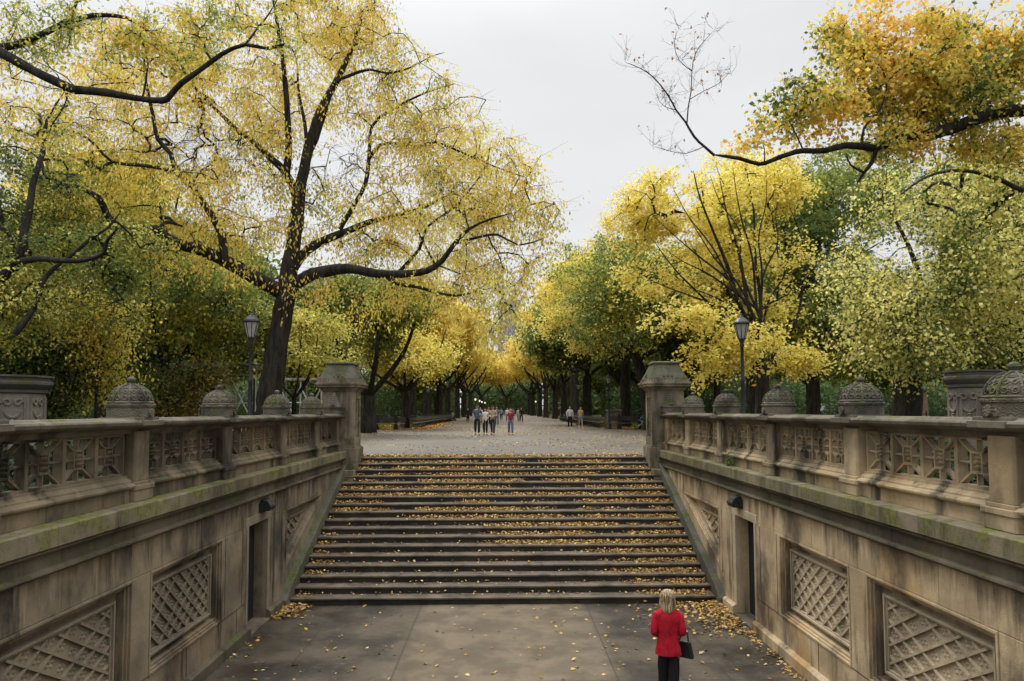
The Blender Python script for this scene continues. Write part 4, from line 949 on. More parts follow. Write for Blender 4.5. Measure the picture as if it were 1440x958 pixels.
for i, (x, y, sc) in enumerate([(-9.0, 86, 1.2), (-8.8, 100, 1.2), (-8.8, 116, 1.15), (-8.4, 134, 1.25), (-8.2, 155, 1.3), (-8, 180, 1.35), (-6, 205, 1.35), (9.0, 88, 1.3), (8.9, 102, 1.2), (8.8, 118, 1.15), (8.4, 136, 1.25), (8.4, 158, 1.3), (8.0, 185, 1.35), (8, 208, 1.35), (1.5, 228, 1.35), (-13, 235, 1.3), (15, 238, 1.3)]):
    side = 'left' if x < 0 else 'right'
    c = tree_copy(vY, x, y, rg.uniform(0, 6.28), (sc*1.12, sc*1.12, sc*(1.0+rg.uniform(-.08, .08))), f"golden tree in the {side} row far down the avenue", gA+' on the '+side)
vY['group'] = gA+' on the left'; vY['label'] = 'golden tree in the left row far down the avenue'
# the wood behind: trees one can tell apart by trunk only
wG = generic('woodland_tree', 'dark green tree in the wood', 14, 6.5, 2.6, [(DGR, 2.2), (GRN, 1), (OLV, .3)], 71, 420, loc=(-18, 44), leaf=.27, tr=.3, twigs=7, leaves=13, gap=.34)
wG['label'] = 'dense dark green woodland tree behind the left terrace'; wG['group'] = 'dark trees in the wood on the left'
spotsL = [(-27, 36), (-24, 52), (-34, 46), (-16, 62), (-30, 66), (-20, 78), (-40, 60), (-15, 96), (-26, 96), (-38, 84), (-16, 122), (-30, 120), (-14, 150), (-24, 150)]
spotsR = [(17, 56), (24, 47), (33, 42), (30, 60), (20, 74), (40, 58), (16, 92), (30, 86), (44, 80), (17, 120), (30, 115), (15, 150), (26, 150)]
for x, y in spotsL: tree_copy(wG, x, y, rg.uniform(0, 6.28), rg.uniform(.85, 1.15), 'dense dark green woodland tree behind the left terrace', 'dark trees in the wood on the left')
for x, y in spotsR: tree_copy(wG, x, y, rg.uniform(0, 6.28), rg.uniform(.8, 1.1), 'dense dark green woodland tree behind the right terrace', 'dark trees in the wood on the right')
# leafy trees on the left behind the terrace
generic('mixed_tree', 'mid green tree with yellowing sprays left of the big elm', 12, 5.2, 2.2, [(DGR, 1.6), (GRN, 1.5), (OLV, .8), (YG, .5), (YEL, .2)], 81, 420, loc=(-15.5, 33), leaf=.17, tr=.2, fork=3)
generic('young_tree', 'slender young tree with hanging bright yellow leaves between dome and pedestal on the left', 7.2, 1.5, 1.2, [(YG, .5), (YEL, 1.5), (LEM, .6)], 82, 130, loc=(-14.6, 25.8), leaf=.12, tr=.07, fork=3, droop=.8)
generic('small_tree', 'small yellow-green tree with thin dark forks right of the elm trunk', 7.0, 2.9, 2.3, [(OLV, .8), (YG, 1.2), (LEM, .8)], 83, 230, loc=(-10.2, 35), leaf=.15, tr=.13, fork=2.3)
generic('bush', 'rust and green bush behind the nearest left dome', 3.6, 2.2, .5, [(DGR, 1), (GRN, .6), (RUST, 1.2), (YG, .4)], 84, 260, loc=(-14.2, 31), leaf=.12, tr=.04, fork=.6, cat='bush')
generic('bush', 'dark evergreen bush beside the left carved pedestal', 5.4, 3.0, .4, [(DGR, 2.4), (GRN, .6)], 85, 420, loc=(-16.8, 24.5), leaf=.11, tr=.06, fork=.8, cat='bush', gap=.3)
generic('orange_tree', 'tree with yellow-green sprays low behind the right domes', 8, 4, 2.4, [(GRN, 1), (OLV, 1), (YG, 1), (YEL, .6)], 86, 260, loc=(16.5, 38), leaf=.17, tr=.18, fork=3)
generic('backdrop_tree', 'tall green and gold tree filling the right edge behind the speckled one', 17, 7, 4, [(DGR, 1.6), (GRN, 1.2), (OLV, .8), (YG, .4)], 87, 520, loc=(26, 34), leaf=.22, tr=.35, fork=5)
generic('backdrop_tree', 'tall pale gold tree behind the top of the big elm', 17, 6.5, 5, [(YG, 1), (YEL, 1.2), (LEM, 1)], 88, 450, loc=(-21, 38), leaf=.22, tr=.35, fork=5)
generic('backdrop_tree', 'tall yellow tree rising behind the maple on the right', 18.5, 6.2, 5, [(OLV, .6), (YG, .8), (YEL, 1.4)], 89, 450, loc=(15.5, 44), leaf=.22, tr=.33, fork=6)
# the farthest wood closes the view
def far_wood():
    rng = np.random.default_rng(99); n = 150000
    x = rng.uniform(-170, 170, n); y = 175+rng.uniform(0, 60, n); y = y+np.where(np.abs(x) < 14, 70, 0)
    yy = np.where(np.abs(x) > 40, y-95, y); top = 9+6*vnoise(np.stack([x/9, yy/30, x*0], 1), 4)
    z = G+rng.random(len(x))**.8*top; pos = np.stack([x, yy, z], 1)
    ax = unit(rng.normal(size=(len(x), 3))); nm = rng.normal(size=(len(x), 3)); nm = unit(nm-ax*(nm*ax).sum(1, keepdims=True))
    V, F = leaf_quads(pos, ax, nm, rng.uniform(.9, 1.7, len(x)), rng.uniform(.6, 1.2, len(x)))
    c = np.array(DGR)*(.5+.8*vnoise(pos/8, 3))[:, None]+np.array([.01, .012, .0])
    o = bpy.data.objects.new('far_wood', np_mesh('far_wood', V, F, M['leaf'], False, np.repeat(c, 4, 0))); col.objects.link(o); tag(o, kind='stuff')
far_wood()
def shrubbery():
    rng = np.random.default_rng(98); n = 70000; x = rng.uniform(-60, 60, n); x = np.where(np.abs(x) < 13, np.sign(x)*(13+np.abs(x)*2), x); y = rng.uniform(78, 100, n)-np.abs(x)*.3
    top = 3.2+2.5*vnoise(np.stack([x/5, y/9, x*0], 1), 14); z = G+rng.random(n)**.9*top; pos = np.stack([x, y, z], 1); ax = unit(rng.normal(size=(n, 3))); nm = unit(np.cross(ax, rng.normal(size=(n, 3))))
    V, F = leaf_quads(pos, ax, nm, rng.uniform(.3, .6, n), rng.uniform(.2, .4, n)); c = np.array(DGR)*(.5+.9*vnoise(pos/4, 3))[:, None]
    o = bpy.data.objects.new('shrubbery', np_mesh('shrubbery', V, F, M['leaf'], False, np.repeat(c, 4, 0))); col.objects.link(o); tag(o, kind='stuff')
shrubbery()

# ================================================================ FAR TOWER
tw_ = empty('office_tower', (P(715, 577, 620).x, 620, G)); c = tw_.location
def tower_mat():
    t = NT('hazy_tower_facade'); sp = t.n.new('ShaderNodeSeparateXYZ'); t.l.new(t.pos.outputs['Position'], sp.inputs[0])
    g1 = t.ramp(t.math('FRACT', t.math('MULTIPLY', sp.outputs[2], .27)), .5, .6, 0, .35); g2 = t.ramp(t.math('FRACT', t.math('MULTIPLY', sp.outputs[0], .5)), .7, .8, 0, .35)
    return t.bsdf(t.mix(t.math('MAXIMUM', g1, g2), (.23, .245, .30), (.17, .185, .23)), .7)
tm = tower_mat(); b = MB(); b.box(c.x-9, c.x+11, 620, 650, G, 101); b.build('facade', tm, tw_)
b = MB(); b.box(c.x-6, c.x+6, 626, 645, 101, 103); b.build('roof', tm, tw_)
tag(tw_, 'grey tower block seen far off through the gap above the avenue', 'building')

# ================================================================ LAMP POSTS
def lamp_post():
    r_ = empty('lamp_post', (0, 0, 0)); b = MB()
    b.lathe((0, 0, 0), [(.24, 0), (.24, .08), (.20, .12), (.19, .42), (.15, .5), (.11, .56), (.13, .62), (.085, .70), (.07, .95), (.085, 1.0), (.06, 1.05), (.052, 2.2), (.07, 2.25), (.05, 2.3), (.045, 3.2), (.07, 3.25), (.05, 3.32), (.09, 3.42), (.10, 3.45), (.02, 3.46)], 16)
    b.build('post', M['iron'], r_, True)
    b = MB(); b.lathe((0, 0, 0), [(.10, 3.46), (.205, 3.86), (.20, 3.92)], 8, math.pi/8); b.build('glass', M['lantern_glass'], r_)
    b = MB()
    for k in range(8):
        t = k*math.pi/4+math.pi/8; b.tube([(.103*math.cos(t), .103*math.sin(t), 3.45), (.21*math.cos(t), .21*math.sin(t), 3.87)], .011, 5)
    b.lathe((0, 0, 0), [(.22, 3.86), (.235, 3.89), (.22, 3.93), (.13, 4.02), (.07, 4.06), (.06, 4.09), (.03, 4.12), (.035, 4.15), (.01, 4.19)], 16)
    b.build('cage', M['iron'], r_); return r_
lp0 = lamp_post(); lamps = [(-6.93, 19.6), (6.85, 20.2), (-7.75, 55.6), (8.1, 54.0), (7.4, 69.0), (-8.2, 79), (-13.2, 38.0)]
labs = ['black iron lamp post with a tapered lantern beside the big leaning elm', 'black iron lamp post with a tapered lantern in front of the yellow maple', 'dark lamp post at the near end of the left bench row', 'dark lamp post at the near end of the right bench row', 'dark lamp post halfway along the right bench row', 'dark lamp post behind the far end of the left benches', 'small dark lamp post behind the nearest left dome']
for i, ((x, y), lb) in enumerate(zip(lamps, labs)):
    o = lp0 if i == 0 else copy_tree(lp0); o.location = (x, y, G); tag(o, lb, 'lamp post', 'iron lamp posts'); o['category'] = 'lamp post'
# lamps alight far down the avenue
def lit_lamp():
    r_ = empty('lit_lamp_post', (0, 0, 0)); b = MB(); b.lathe((0, 0, 0), [(.2, 0), (.12, .5), (.05, .9), (.045, 3.4), (.08, 3.45), (.01, 3.46)], 8); b.build('post', M['iron'], r_, True)
    b = MB(); b.lathe((0, 0, 0), [(.05, 3.46), (.17, 3.6), (.2, 3.74), (.15, 3.88), (.02, 3.94)], 10); b.build('globe', M['lit'], r_, True); return r_
ll = lit_lamp(); fl = [(-5.6, 150), (-5.4, 172), (-5.5, 195), (-5.2, 218), (9.6, 160), (9.2, 175), (9.0, 190), (8.8, 212), (-10.5, 120)]
for i, (x, y) in enumerate(fl):
    o = ll if i == 0 else copy_tree(ll); o.location = (x, y, G); side = 'left' if x < 0 else 'right'
    tag(o, f'tiny lit lamp glowing far down the {side} side of the avenue', 'lamp post', f'lit lamps far down the {side} of the avenue')

# ================================================================ BENCHES
def bench(wid=2.35):
    """seat faces -X side in local space: runs along Y, sitter looks towards +X"""
    r_ = empty('park_bench', (0, 0, 0))
    b = MB()
    for k in range(4): b.box(.02+k*.115, .12+k*.115, -wid/2+.01, wid/2-.01, .42, .455)
    b.build('seat', M['seat_wood'], r_, bevel=.006)
    b = MB()
    for k in range(3): z = .52+k*.12; b.prism([(-.02-k*.02, z), (.02-k*.02, z), (-.0-k*.02, z+.1), (-.04-k*.02, z+.1)], 'y', -wid/2+.01, wid/2-.01)
    b.build('backrest', M['bench_wood'], r_)
    for k in range(4):
        y = -wid/2+.04+k*(wid-.08)/3; b = MB()
        b.tube([(.44, y, 0), (.42, y, .2), (.46, y, .43), (.46, y, .62), (.40, y, .67), (.1, y, .66), (.0, y, .62)], .02, 6)
        b.tube([(-.08, y, 0), (.0, y, .25), (.0, y, .45), (-.06, y, .85), (-.07, y, .92)], .024, 6)
        b.tube([(-.07+.0, y+.055*math.cos(t), .96+.055*math.sin(t)) for t in np.linspace(0, 6.28, 11)], .016, 5)
        b.tube([(.44, y, .40), (.0, y, .40)], .018, 6)
        b.build('leg', M['iron'], r_, True)
    return r_
b0 = bench(); n = 0
for i in range(19):
    o = b0 if n == 0 else copy_tree(b0); n += 1; o.location = (-7.15, 56.4+i*2.42, G); o.rotation_euler.z = 0
    tag(o, 'nearest dark hooped bench of the row left of the avenue' if i == 0 else 'dark slatted bench with iron hoops in the long row on the left of the avenue', 'bench', 'benches in the left avenue row')
for i in range(16):
    o = copy_tree(b0); o.location = (8.1, 57.3+i*2.42, G); o.rotation_euler.z = math.pi
    tag(o, 'nearest dark hooped bench of the row right of the avenue' if i == 0 else 'dark slatted bench with iron hoops in the long row on the right of the avenue', 'bench', 'benches in the right avenue row')
def low_bench(x0, x1, y, n, label):
    """long backed timber bench facing the stairs on cast iron standards"""
    r_ = empty('long_bench', ((x0+x1)/2, y, G)); b = MB()
    b.box(x0, x1, y+.02, y+.08, G+.62, G+.95); b.build('backrest', M['bench_wood'], r_, bevel=.01)
    b = MB(); b.box(x0, x1, y-.42, y-.02, G+.42, G+.47); b.build('seat', M['seat_wood'], r_, bevel=.01)
    for k in range(n):
        x = x0+(k+.5)*(x1-x0)/n; b = MB()
        b.box(x-.14, x+.14, y-.3, y+.14, G, G+.3); b.box(x-.10, x+.10, y-.34, y+.11, G+.3, G+.66); b.box(x-.13, x+.13, y-.36, y+.13, G+.66, G+.74)
        b.box(x-.11, x+.11, y-.1, y+.12, G+.74, G+1.02); b.lathe((x, y, G+1.0), [(.10, 0), (.13, .06), (.13, .11), (.05, .16), (.06, .22), (.01, .27)], 10)
        b.build('leg', M['iron'], r_, bevel=.015)
    return tag(r_, label, 'bench')
low_bench(-11.6, -7.3, 53.9, 3, 'long low timber bench facing the stairs beside the left gate pier')
low_bench(8.0, 12.4, 53.2, 3, 'long low timber bench facing the stairs beside the right gate pier')
low_bench(12.6, 22, 53.6, 5, 'long timber bench mostly hidden behind the right balustrade')
# stone plinth behind the right benches
b = MB(); b.box(8.75, 9.8, 58.5, 59.6, G, G+1.3); b.box(8.68, 9.87, 58.43, 59.67, G+1.3, G+1.44); o = b.build('stone_plinth', ped_mat, bevel=.03); tag(o, 'square stone plinth base behind the right bench row', 'plinth')
# leaning beige board and the thin railing far right
b = MB(); c = P(1297, 577, 46); b.prism([(c.x-.45, G), (c.x+.45, G), (c.x+.36, G+2.55), (c.x-.36, G+2.55)], 'y', 46, 46.25); o = b.build('stone_slab', simple('pinkish_slab', (.42, .29, .21), (.36, .25, .18), .8), bevel=.02); tag(o, 'upright pinkish beige slab under the speckled tree', 'slab')
def railing(x0, x1, y, label):
    r_ = empty('iron_railing', ((x0+x1)/2, y, G)); b = MB()
    for z in (.35, .75, 1.15): b.tube([(x0, y, G+z), (x1, y, G+z)], .022, 5)
    b.build('rail', M['iron'], r_)
    b = MB()
    for i in range(int((x1-x0)/2)+1): b.tube([(x0+i*2, y, G), (x0+i*2, y, G+1.3)], .035, 6)
    b.build('upright', M['iron'], r_); return tag(r_, label, 'railing')
railing(18, 44, 40, 'thin dark iron railing under the trees on the far right'); railing(-34, -9.5, 31, 'thin dark iron railing behind the left balustrade')

# ================================================================ PARKED CARS
def car(x, y, rz, colr, label, z):
    r_ = empty('parked_car', (0, 0, 0)); mt = simple('car_paint', colr, colr, .3, 3, spec=.5)
    b = MB(); b.prism([(-2.25, .35), (2.2, .35), (2.28, .7), (2.15, .95), (1.15, 1.05), (.5, 1.58), (-1.4, 1.62), (-2.1, 1.05), (-2.28, .95)], 'y', -.86, .86); b.build('body', mt, r_, bevel=.08)
    b = MB(); b.prism([(.95, 1.08), (.45, 1.5), (-1.32, 1.54), (-1.85, 1.1)], 'y', -.875, .875); b.build('window', simple('dark_car_glass', (.02, .025, .03), None, .1), r_, bevel=.02)
    for wx in (-1.4, 1.4):
        for wy in (-.8, .8):
            b = MB(); b.lathe((0, 0, 0), [(.2, -.1), (.33, -.09), (.34, 0), (.33, .09), (.2, .1)], 18); b.v = [(wx+a, wy+q, .34+e) for a, e, q in b.v]; b.build('wheel', M['iron'], r_)
    for sy in (-.6, .6): b = MB(); b.box(2.2, 2.29, sy-.15, sy+.15, .68, .82); b.build('headlight', M['lantern_glass'], r_, bevel=.02)
    r_.location = (x, y, z); r_.rotation_euler.z = rz; return tag(r_, label, 'car')
c = P(1178, 577, 74); car(c.x, 74, .1, (.5, .5, .52), 'pale car parked far off beyond the dark green tree', G+.38); c = P(1262, 577, 78); car(c.x, 78, .0, (.3, .32, .35), 'grey car parked far beyond the right railing under the speckled tree', G+.38)

# ================================================================ SCAFFOLD on the left
def scaffold(px, Y, wd, ht, label):
    c = P(px, 577, Y); r_ = empty('scaffold', (c.x, Y, G)); mt = simple('galvanised_tube', (.55, .57, .58), (.4, .42, .43), .45, metal=.3); b = MB()
    n = 3
    for i in range(n+1):
        x = c.x-wd/2+i*wd/n
        for yy in (0, 1.3): b.tube([(x, Y+yy, G), (x, Y+yy, G+ht)], .05, 6)
    b.build('upright', mt, r_); b = MB()
    for z in (1.9, 3.6):
        if z < ht:
            for yy in (0, 1.3): b.tube([(c.x-wd/2, Y+yy, G+z), (c.x+wd/2, Y+yy, G+z)], .04, 6)
    for i in range(n): b.tube([(c.x-wd/2+i*wd/n, Y, G+.4), (c.x-wd/2+(i+1)*wd/n, Y, G+ht-.4)], .045, 6); b.tube([(c.x-wd/2+i*wd/n, Y, G+ht-.4), (c.x-wd/2+(i+1)*wd/n, Y, G+.4)], .045, 6)
    b.build('brace', mt, r_); b = MB(); b.box(c.x-wd/2-.1, c.x+wd/2+.1, Y-.1, Y+1.4, G+ht, G+ht+.12); b.build('deck', mt, r_); return tag(r_, label, 'scaffold')
scaffold(437, 41, 3.6, 3.2, 'pale scaffold frame with crossed braces left of the left gate pier'); scaffold(300, 43, 5, 4.2, 'scaffold tubes half hidden by leaves left of the elm trunk')

# ================================================================ FALLEN LEAVES
def litter(name, pts, size, lift, label=None, pal=None, seed=0, tilt=.35):
    rng = np.random.default_rng(seed); p = np.array(pts); n = len(p)
    nm = unit(np.stack([rng.normal(0, tilt, n), rng.normal(0, tilt, n), np.ones(n)], 1)); a = rng.uniform(0, 6.28, n); ax = np.stack([np.cos(a), np.sin(a), np.zeros(n)], 1); ax = unit(ax-nm*(ax*nm).sum(1, keepdims=True))
    ln = size*(.6+.8*rng.random(n)); p = p+np.array([0, 0, lift]); V, F = leaf_quads(p, ax, nm, ln, ln*rng.uniform(.5, .9, n))
    pal = pal or [(.60, .37, .09), (.42, .23, .06), (.72, .50, .16), (.26, .13, .05), (.64, .50, .28), (.13, .07, .04)]
    c = np.array(pal)[rng.choice(len(pal), n, p=[.28, .22, .2, .14, .1, .06])]*rng.uniform(.7, 1.15, (n, 1))
    o = bpy.data.objects.new(name, np_mesh(name, V, F, M['litter'], False, np.repeat(np.clip(c, 0, .95), 4, 0))); col.objects.link(o); return tag(o, kind='stuff')
rng = np.random.default_rng(77); pts = []
for k in range(18):
    hw = STEP_W-.05 if k < 15 else 4.3; y0 = STEP_D+k*STEP_T; z = (k+1)*STEP_R; frac = k/17
    n = 5200; x = rng.uniform(-hw, hw, n)
    cl = fbm(np.stack([x*1.1, np.full(n, k*3.7), x*0], 1), 9); u = (x+hw)/(2*hw)
    if k < 8: dens = .03+.95*np.clip((u-(.60+.03*(7-k) if k < 5 else .42))/.15, 0, 1)+.5*np.clip((.06-u)/.05, 0, 1)
    else: dens = .35+.65*np.clip((cl-.3)/.25, 0, 1); dens = dens*(.75+.25*(u > .5))+.5*np.clip((.06-u)/.05, 0, 1)
    dens = dens*np.clip((cl-.30)/.22+.15, .04, 1)
    kp = rng.random(n) < dens*.78; x = x[kp]; m_ = len(x)
    back = np.abs(rng.normal(0, .30, m_)); yy = y0+STEP_T-.0-np.minimum(back*.36, .34); zz = z+.003+np.where(back < .35, rng.random(m_)*.045*(back < .3), rng.random(m_)*.008)
    pts += list(zip(x, yy, zz))
litter('leaf_litter_on_stairs', pts, .058, .004, seed=1, tilt=.5)
pts = []
for k in range(420): pts.append((rng.uniform(-4.5, 4.5), rng.uniform(8, 15.5), 0))
n = 0
while n < 900:                                        # drifts in both corners at the foot of the stairs
    x, y = rng.uniform(2.6, 4.6), rng.uniform(13.2, 15.5)
    if (4.66-x)*.75+(15.55-y)*.25 < rng.exponential(.33): pts.append((x, y, rng.random()*.06)); n += 1
n = 0
while n < 420:
    x, y = rng.uniform(-4.64, -4.0), rng.uniform(14.5, 15.5)
    if (x+4.66)+(15.55-y)*.5 < rng.exponential(.22): pts.append((x, y, rng.random()*.07)); n += 1
for k in range(160): y = rng.uniform(9.5, 13.6); pts.append((4.62-abs(rng.normal(0, .10)), y, 0))
for k in range(30): pts.append((-4.6+abs(rng.normal(0, .1)), rng.uniform(9.5, 13.6), 0))
litter('leaf_litter_in_court', pts, .075, .006, seed=2, tilt=.3)
pts = []
while len(pts) < 9000:
    x, y = rng.uniform(-16, 17), 22+33*rng.random()**.8
    if abs(x) > 4.3 and y < 22.6: continue
    if fbm(np.array([[x*.5, y*.35, 0]]), 6)[0] > .42: pts.append((x, y, G))
for k in range(1500): pts.append((rng.uniform(-4.2, 4.2), 22.0+abs(rng.normal(0, .5)), G))
for k in range(4000): pts.append((rng.uniform(-7, 8), 55+70*rng.random()**1.5, G))
litter('leaf_litter_on_plaza', pts, .085, .006, seed=3, tilt=.25)
pts = []
for k in range(16000):
    y = 55+60*rng.random()**1.8; sx = rng.choice([-1, 1]); x = .5+sx*(8.1+abs(rng.normal(0, 3.4))); pts.append((x, y-.4, G-.02))
for k in range(3500): pts.append((-6.75+abs(rng.normal(0, .5)), rng.uniform(55, 80), G))
for k in range(6000): sx = rng.choice([-1, 1]); pts.append((.5+sx*rng.uniform(7.3, 15), 54.6+abs(rng.normal(0, .5)), G))
litter('leaf_litter_on_lawn', pts, .14, .01, seed=4, tilt=.5, pal=[(.62, .28, .06), (.55, .22, .04), (.75, .42, .08), (.40, .15, .04), (.7, .5, .15), (.2, .1, .04)])
# grass tufts on the lawn strips
n = 24000; x = rng.choice([-1, 1], n)*rng.uniform(8.2, 22, n)+.5; y = rng.uniform(55.5, 90, n); p = np.stack([x, y, np.full(n, G-.02)], 1); ax = unit(np.stack([rng.normal(0, .35, n), rng.normal(0, .35, n), np.ones(n)], 1)); nm = unit(np.cross(ax, rng.normal(size=(n, 3))))
V, F = leaf_quads(p, ax, nm, rng.uniform(.08, .2, n), np.full(n, .035)); o = bpy.data.objects.new('grass', np_mesh('grass', V, F, M['leaf'], False, np.repeat(np.array([(.10, .17, .03)])*rng.uniform(.6, 1.3, (n, 1)), 4, 0))); col.objects.link(o); tag(o, kind='stuff')
# weed tuft growing from the ledge of the right balustrade
c = P(1027, 652, 14.9); n = 90; p = np.stack([4.72+rng.normal(0, .03, n), 14.9+rng.normal(0, .07, n), 2.99+np.abs(rng.normal(0, .12, n))], 1); ax = unit(rng.normal(size=(n, 3))+np.array([-.4, 0, .3])); nm = unit(rng.normal(size=(n, 3)))
V, F = leaf_quads(p, ax, unit(nm-ax*(nm*ax).sum(1, keepdims=True)), np.full(n, .06), np.full(n, .045)); o = bpy.data.objects.new('ivy_plant', np_mesh('ivy_plant', V, F, M['leaf'], False, np.repeat(np.tile(np.array([.12, .17, .03]), (n, 1)), 4, 0))); col.objects.link(o); tag(o, 'little green weed rooted on the ledge of the right balustrade', 'plant')

# low dark leaves added behind both balustrades to shade the panel openings
n = 60000; sx = rng.choice([-1, 1], n); x = sx*(5.75+5.5*rng.random(n)**1.2); y = rng.uniform(1, 21, n); tp = .25+.75*vnoise(np.stack([x*.8, y*.8, x*0], 1), 31); p = np.stack([x, y, G+tp*rng.random(n)**.5], 1)
ax = unit(rng.normal(size=(n, 3))); nm = unit(np.cross(ax, rng.normal(size=(n, 3)))); V, F = leaf_quads(p, ax, nm, rng.uniform(.07, .14, n), rng.uniform(.05, .1, n))
o = bpy.data.objects.new('ground_cover', np_mesh('ground_cover', V, F, M['litter'], False, np.repeat(np.array([(.022, .036, .014)])*rng.uniform(.6, 1.5, (n, 1)), 4, 0))); col.objects.link(o); tag(o, kind='stuff')

# ================================================================ PEOPLE
def skin_mesh(name, nodes, edges, mat, parent=None, sub=2, root=0):
    me = bpy.data.meshes.new(name); me.from_pydata([n[0] for n in nodes], edges, []); o = bpy.data.objects.new(name, me); col.objects.link(o)
    sk = o.modifiers.new('s', 'SKIN'); sk.use_smooth_shade = True; sk.branch_smoothing = .4
    if not me.skin_vertices: me.attributes  # created with the modifier below
    layer = me.skin_vertices[0].data if me.skin_vertices else None
    if layer is None:
        bm = bmesh.new(); bm.from_mesh(me); bm.verts.layers.skin.verify(); bm.to_mesh(me); bm.free(); layer = me.skin_vertices[0].data
    for i, n in enumerate(nodes):
        r = n[1]; layer[i].radius = (r, r) if not hasattr(r, '__len__') else r; layer[i].use_root = (i == root)
    ss = o.modifiers.new('u', 'SUBSURF'); ss.levels = sub; ss.render_levels = sub
    dg = bpy.context.evaluated_depsgraph_get(); me2 = bpy.data.meshes.new_from_object(o.evaluated_get(dg)); o.modifiers.clear(); o.data = me2; bpy.data.meshes.remove(me)
    me2.materials.clear(); me2.materials.append(mat); me2.polygons.foreach_set('use_smooth', [True]*len(me2.polygons)); o.parent = parent; WL[o.name] = Vector((0, 0, 0)); return o
SKIN = simple('skin', (.55, .34, .24), (.5, .3, .21), .6, 12)
HAIR = {'dark': (.025, .018, .014), 'brown': (.10, .055, .03), 'blond': (.50, .38, .23), 'cap': (.03, .035, .04)}
def hair_mat():
    t = NT('blond_hair_strands'); v = t.noise(70, 4, .6, (1, 1, .06)); c = t.mix(t.ramp(v, .38, .62), (.13, .085, .045), (.62, .48, .29)); return t.bsdf(c, .45, t.bump(v, 1., .02), spec=.5)
blond_hair = hair_mat()
def person(x, y, z, h, face, label, top, legs, hair='dark', shoes=(.03, .03, .03), sleeve=1., stride=.15, skirt=0, shorts=False, arms=(0., 0.), hair_long=False, coat=0, female=False, sit=False, bare_arm_mat=None, detail=False, elbow=(0, 0), cap=False, group=None):
    """face = rotation about Z of a figure built looking towards -Y. arms: swing fore/aft of left,right wrist; elbow: bend"""
    k = h/1.7; r_ = empty('person', (0, 0, 0)); S = lambda p: (p[0]*k, p[1]*k, p[2]*k)
    sw = .15 if female else .18; hw_ = .072 if detail else .095; nodes = []; E_ = []
    def nd(p, r): nodes.append((S(p), (r[0]*k, r[1]*k) if hasattr(r, '__len__') else r*k)); return len(nodes)-1
    pel = nd((0, 0, .93), (.10, .075)); wa = nd((0, 0, 1.08), (.095 if female else .105, .07)); ch = nd((0, 0, 1.28), (.115 if female else .13, .08)); nb = nd((0, .01, 1.42), (.07, .06)); nk = nd((0, .0, 1.49), .048); hd = nd((0, -.015, 1.58), (.078, .088)); ht_ = nd((0, -.005, 1.655), (.062, .075))
    E_ += [(pel, wa), (wa, ch), (ch, nb), (nb, nk), (nk, hd), (hd, ht_)]
    J = {}
    for sx, st_, ar, el in ((1, stride, arms[0], elbow[0]), (-1, -stride, arms[1], elbow[1])):
        hip = nd((sx*hw_, 0, .87), (.06, .065)); 
        if sit: kn = nd((sx*.11, -.42, .50), .06); an = nd((sx*.11, -.42, .09), .042)
        else: kn = nd((sx*(.062 if detail else .095), -st_*.55-.02, .49), .058); an = nd((sx*.095, -st_+(.04 if st_ < 0 else 0), .09+(.05 if st_ < -.1 else 0)), .04)
        heel = nodes[an][0]; to = nd((sx*.105, heel[1]/k-.15, .035), (.035, .028)); E_ += [(pel, hip), (hip, kn), (kn, an), (an, to)]
        sh = nd((sx*sw, 0, 1.375), .042); ex, ey, ez = sx*(sw+(.045 if detail else .05)), .02+ar*.4, 1.12; elb = nd((ex, ey, ez), .043)
        L_ = .25; ang = el; wr = nd((ex-sx*(.02+.10*math.sin(ang)), ey+(-math.sin(ang)*L_)+ar*.35, ez-math.cos(ang)*L_), .029)
        wv_ = Vector(nodes[wr][0]); ev_ = Vector(nodes[elb][0]); dv = (wv_-ev_).normalized(); hn = nd(tuple((wv_+dv*.07*k)/k), (.038, .022))
        E_ += [(ch, sh), (sh, elb), (elb, wr), (wr, hn)]
        if True:                                     # five fingers
            hv = Vector(nodes[hn][0])/k; side = Vector((0, 1, 0)) if el < .5 else Vector((1, 0, 0)); inn = Vector((-sx, 0, 0)) if el < .5 else Vector((0, 0, -1))
            for q, (off, ln_) in enumerate(((-.027, .055), (-.009, .066), (.009, .062), (.027, .048))):
                if not detail and q in (1, 2) and False: continue
                f1 = nd(tuple(hv+side*off+dv*.03), .0095); f2 = nd(tuple(hv+side*off*1.1+dv*(.03+ln_*.55)+inn*.008), .0085); f3 = nd(tuple(hv+side*off*1.1+dv*(.03+ln_*.9)+inn*.028), .0075); E_ += [(hn, f1), (f1, f2), (f2, f3)]
            t1 = nd(tuple(hv-side*.034-dv*.02+inn*.01), .011); t2 = nd(tuple(hv-side*.045+dv*.02+inn*.022), .009); E_ += [(hn, t1), (t1, t2)]
        J[sx] = (hip, kn, an, to, sh, elb, wr)
    skin_mesh('body', nodes, E_, SKIN, r_, sub=2 if detail else 1)
    # face: nose, eyes, ears, mouth
    if not detail or True:
        b = MB(); b.lathe(S((0, -.10, 1.572)), [(.004, -.018*k), (.013*k, -.008*k), (.009*k, .01*k), (.003, .022*k)], 6)
        for sx in (-1, 1): b.lathe(S((sx*.076, .0, 1.57)), [(.004, -.025*k), (.014*k, -.01*k), (.016*k, .012*k), (.004, .025*k)], 6)
        b.build('face', SKIN, r_, True, local=True)
        b = MB()
        for sx in (-1, 1): b.lathe(S((sx*.03, -.088, 1.592)), [(.002, -.008*k), (.010*k, 0), (.002, .008*k)], 6)
        b.box(-.022*k, .022*k, -.098*k, -.085*k, 1.535*k, 1.542*k); b.build('eyes', M['black'], r_, True, local=True)
    inf = lambda i, a, m_=1.: (nodes[i][0], tuple(v*m_+a*k for v in (nodes[i][1] if hasattr(nodes[i][1], '__len__') else (nodes[i][1],)*2)))
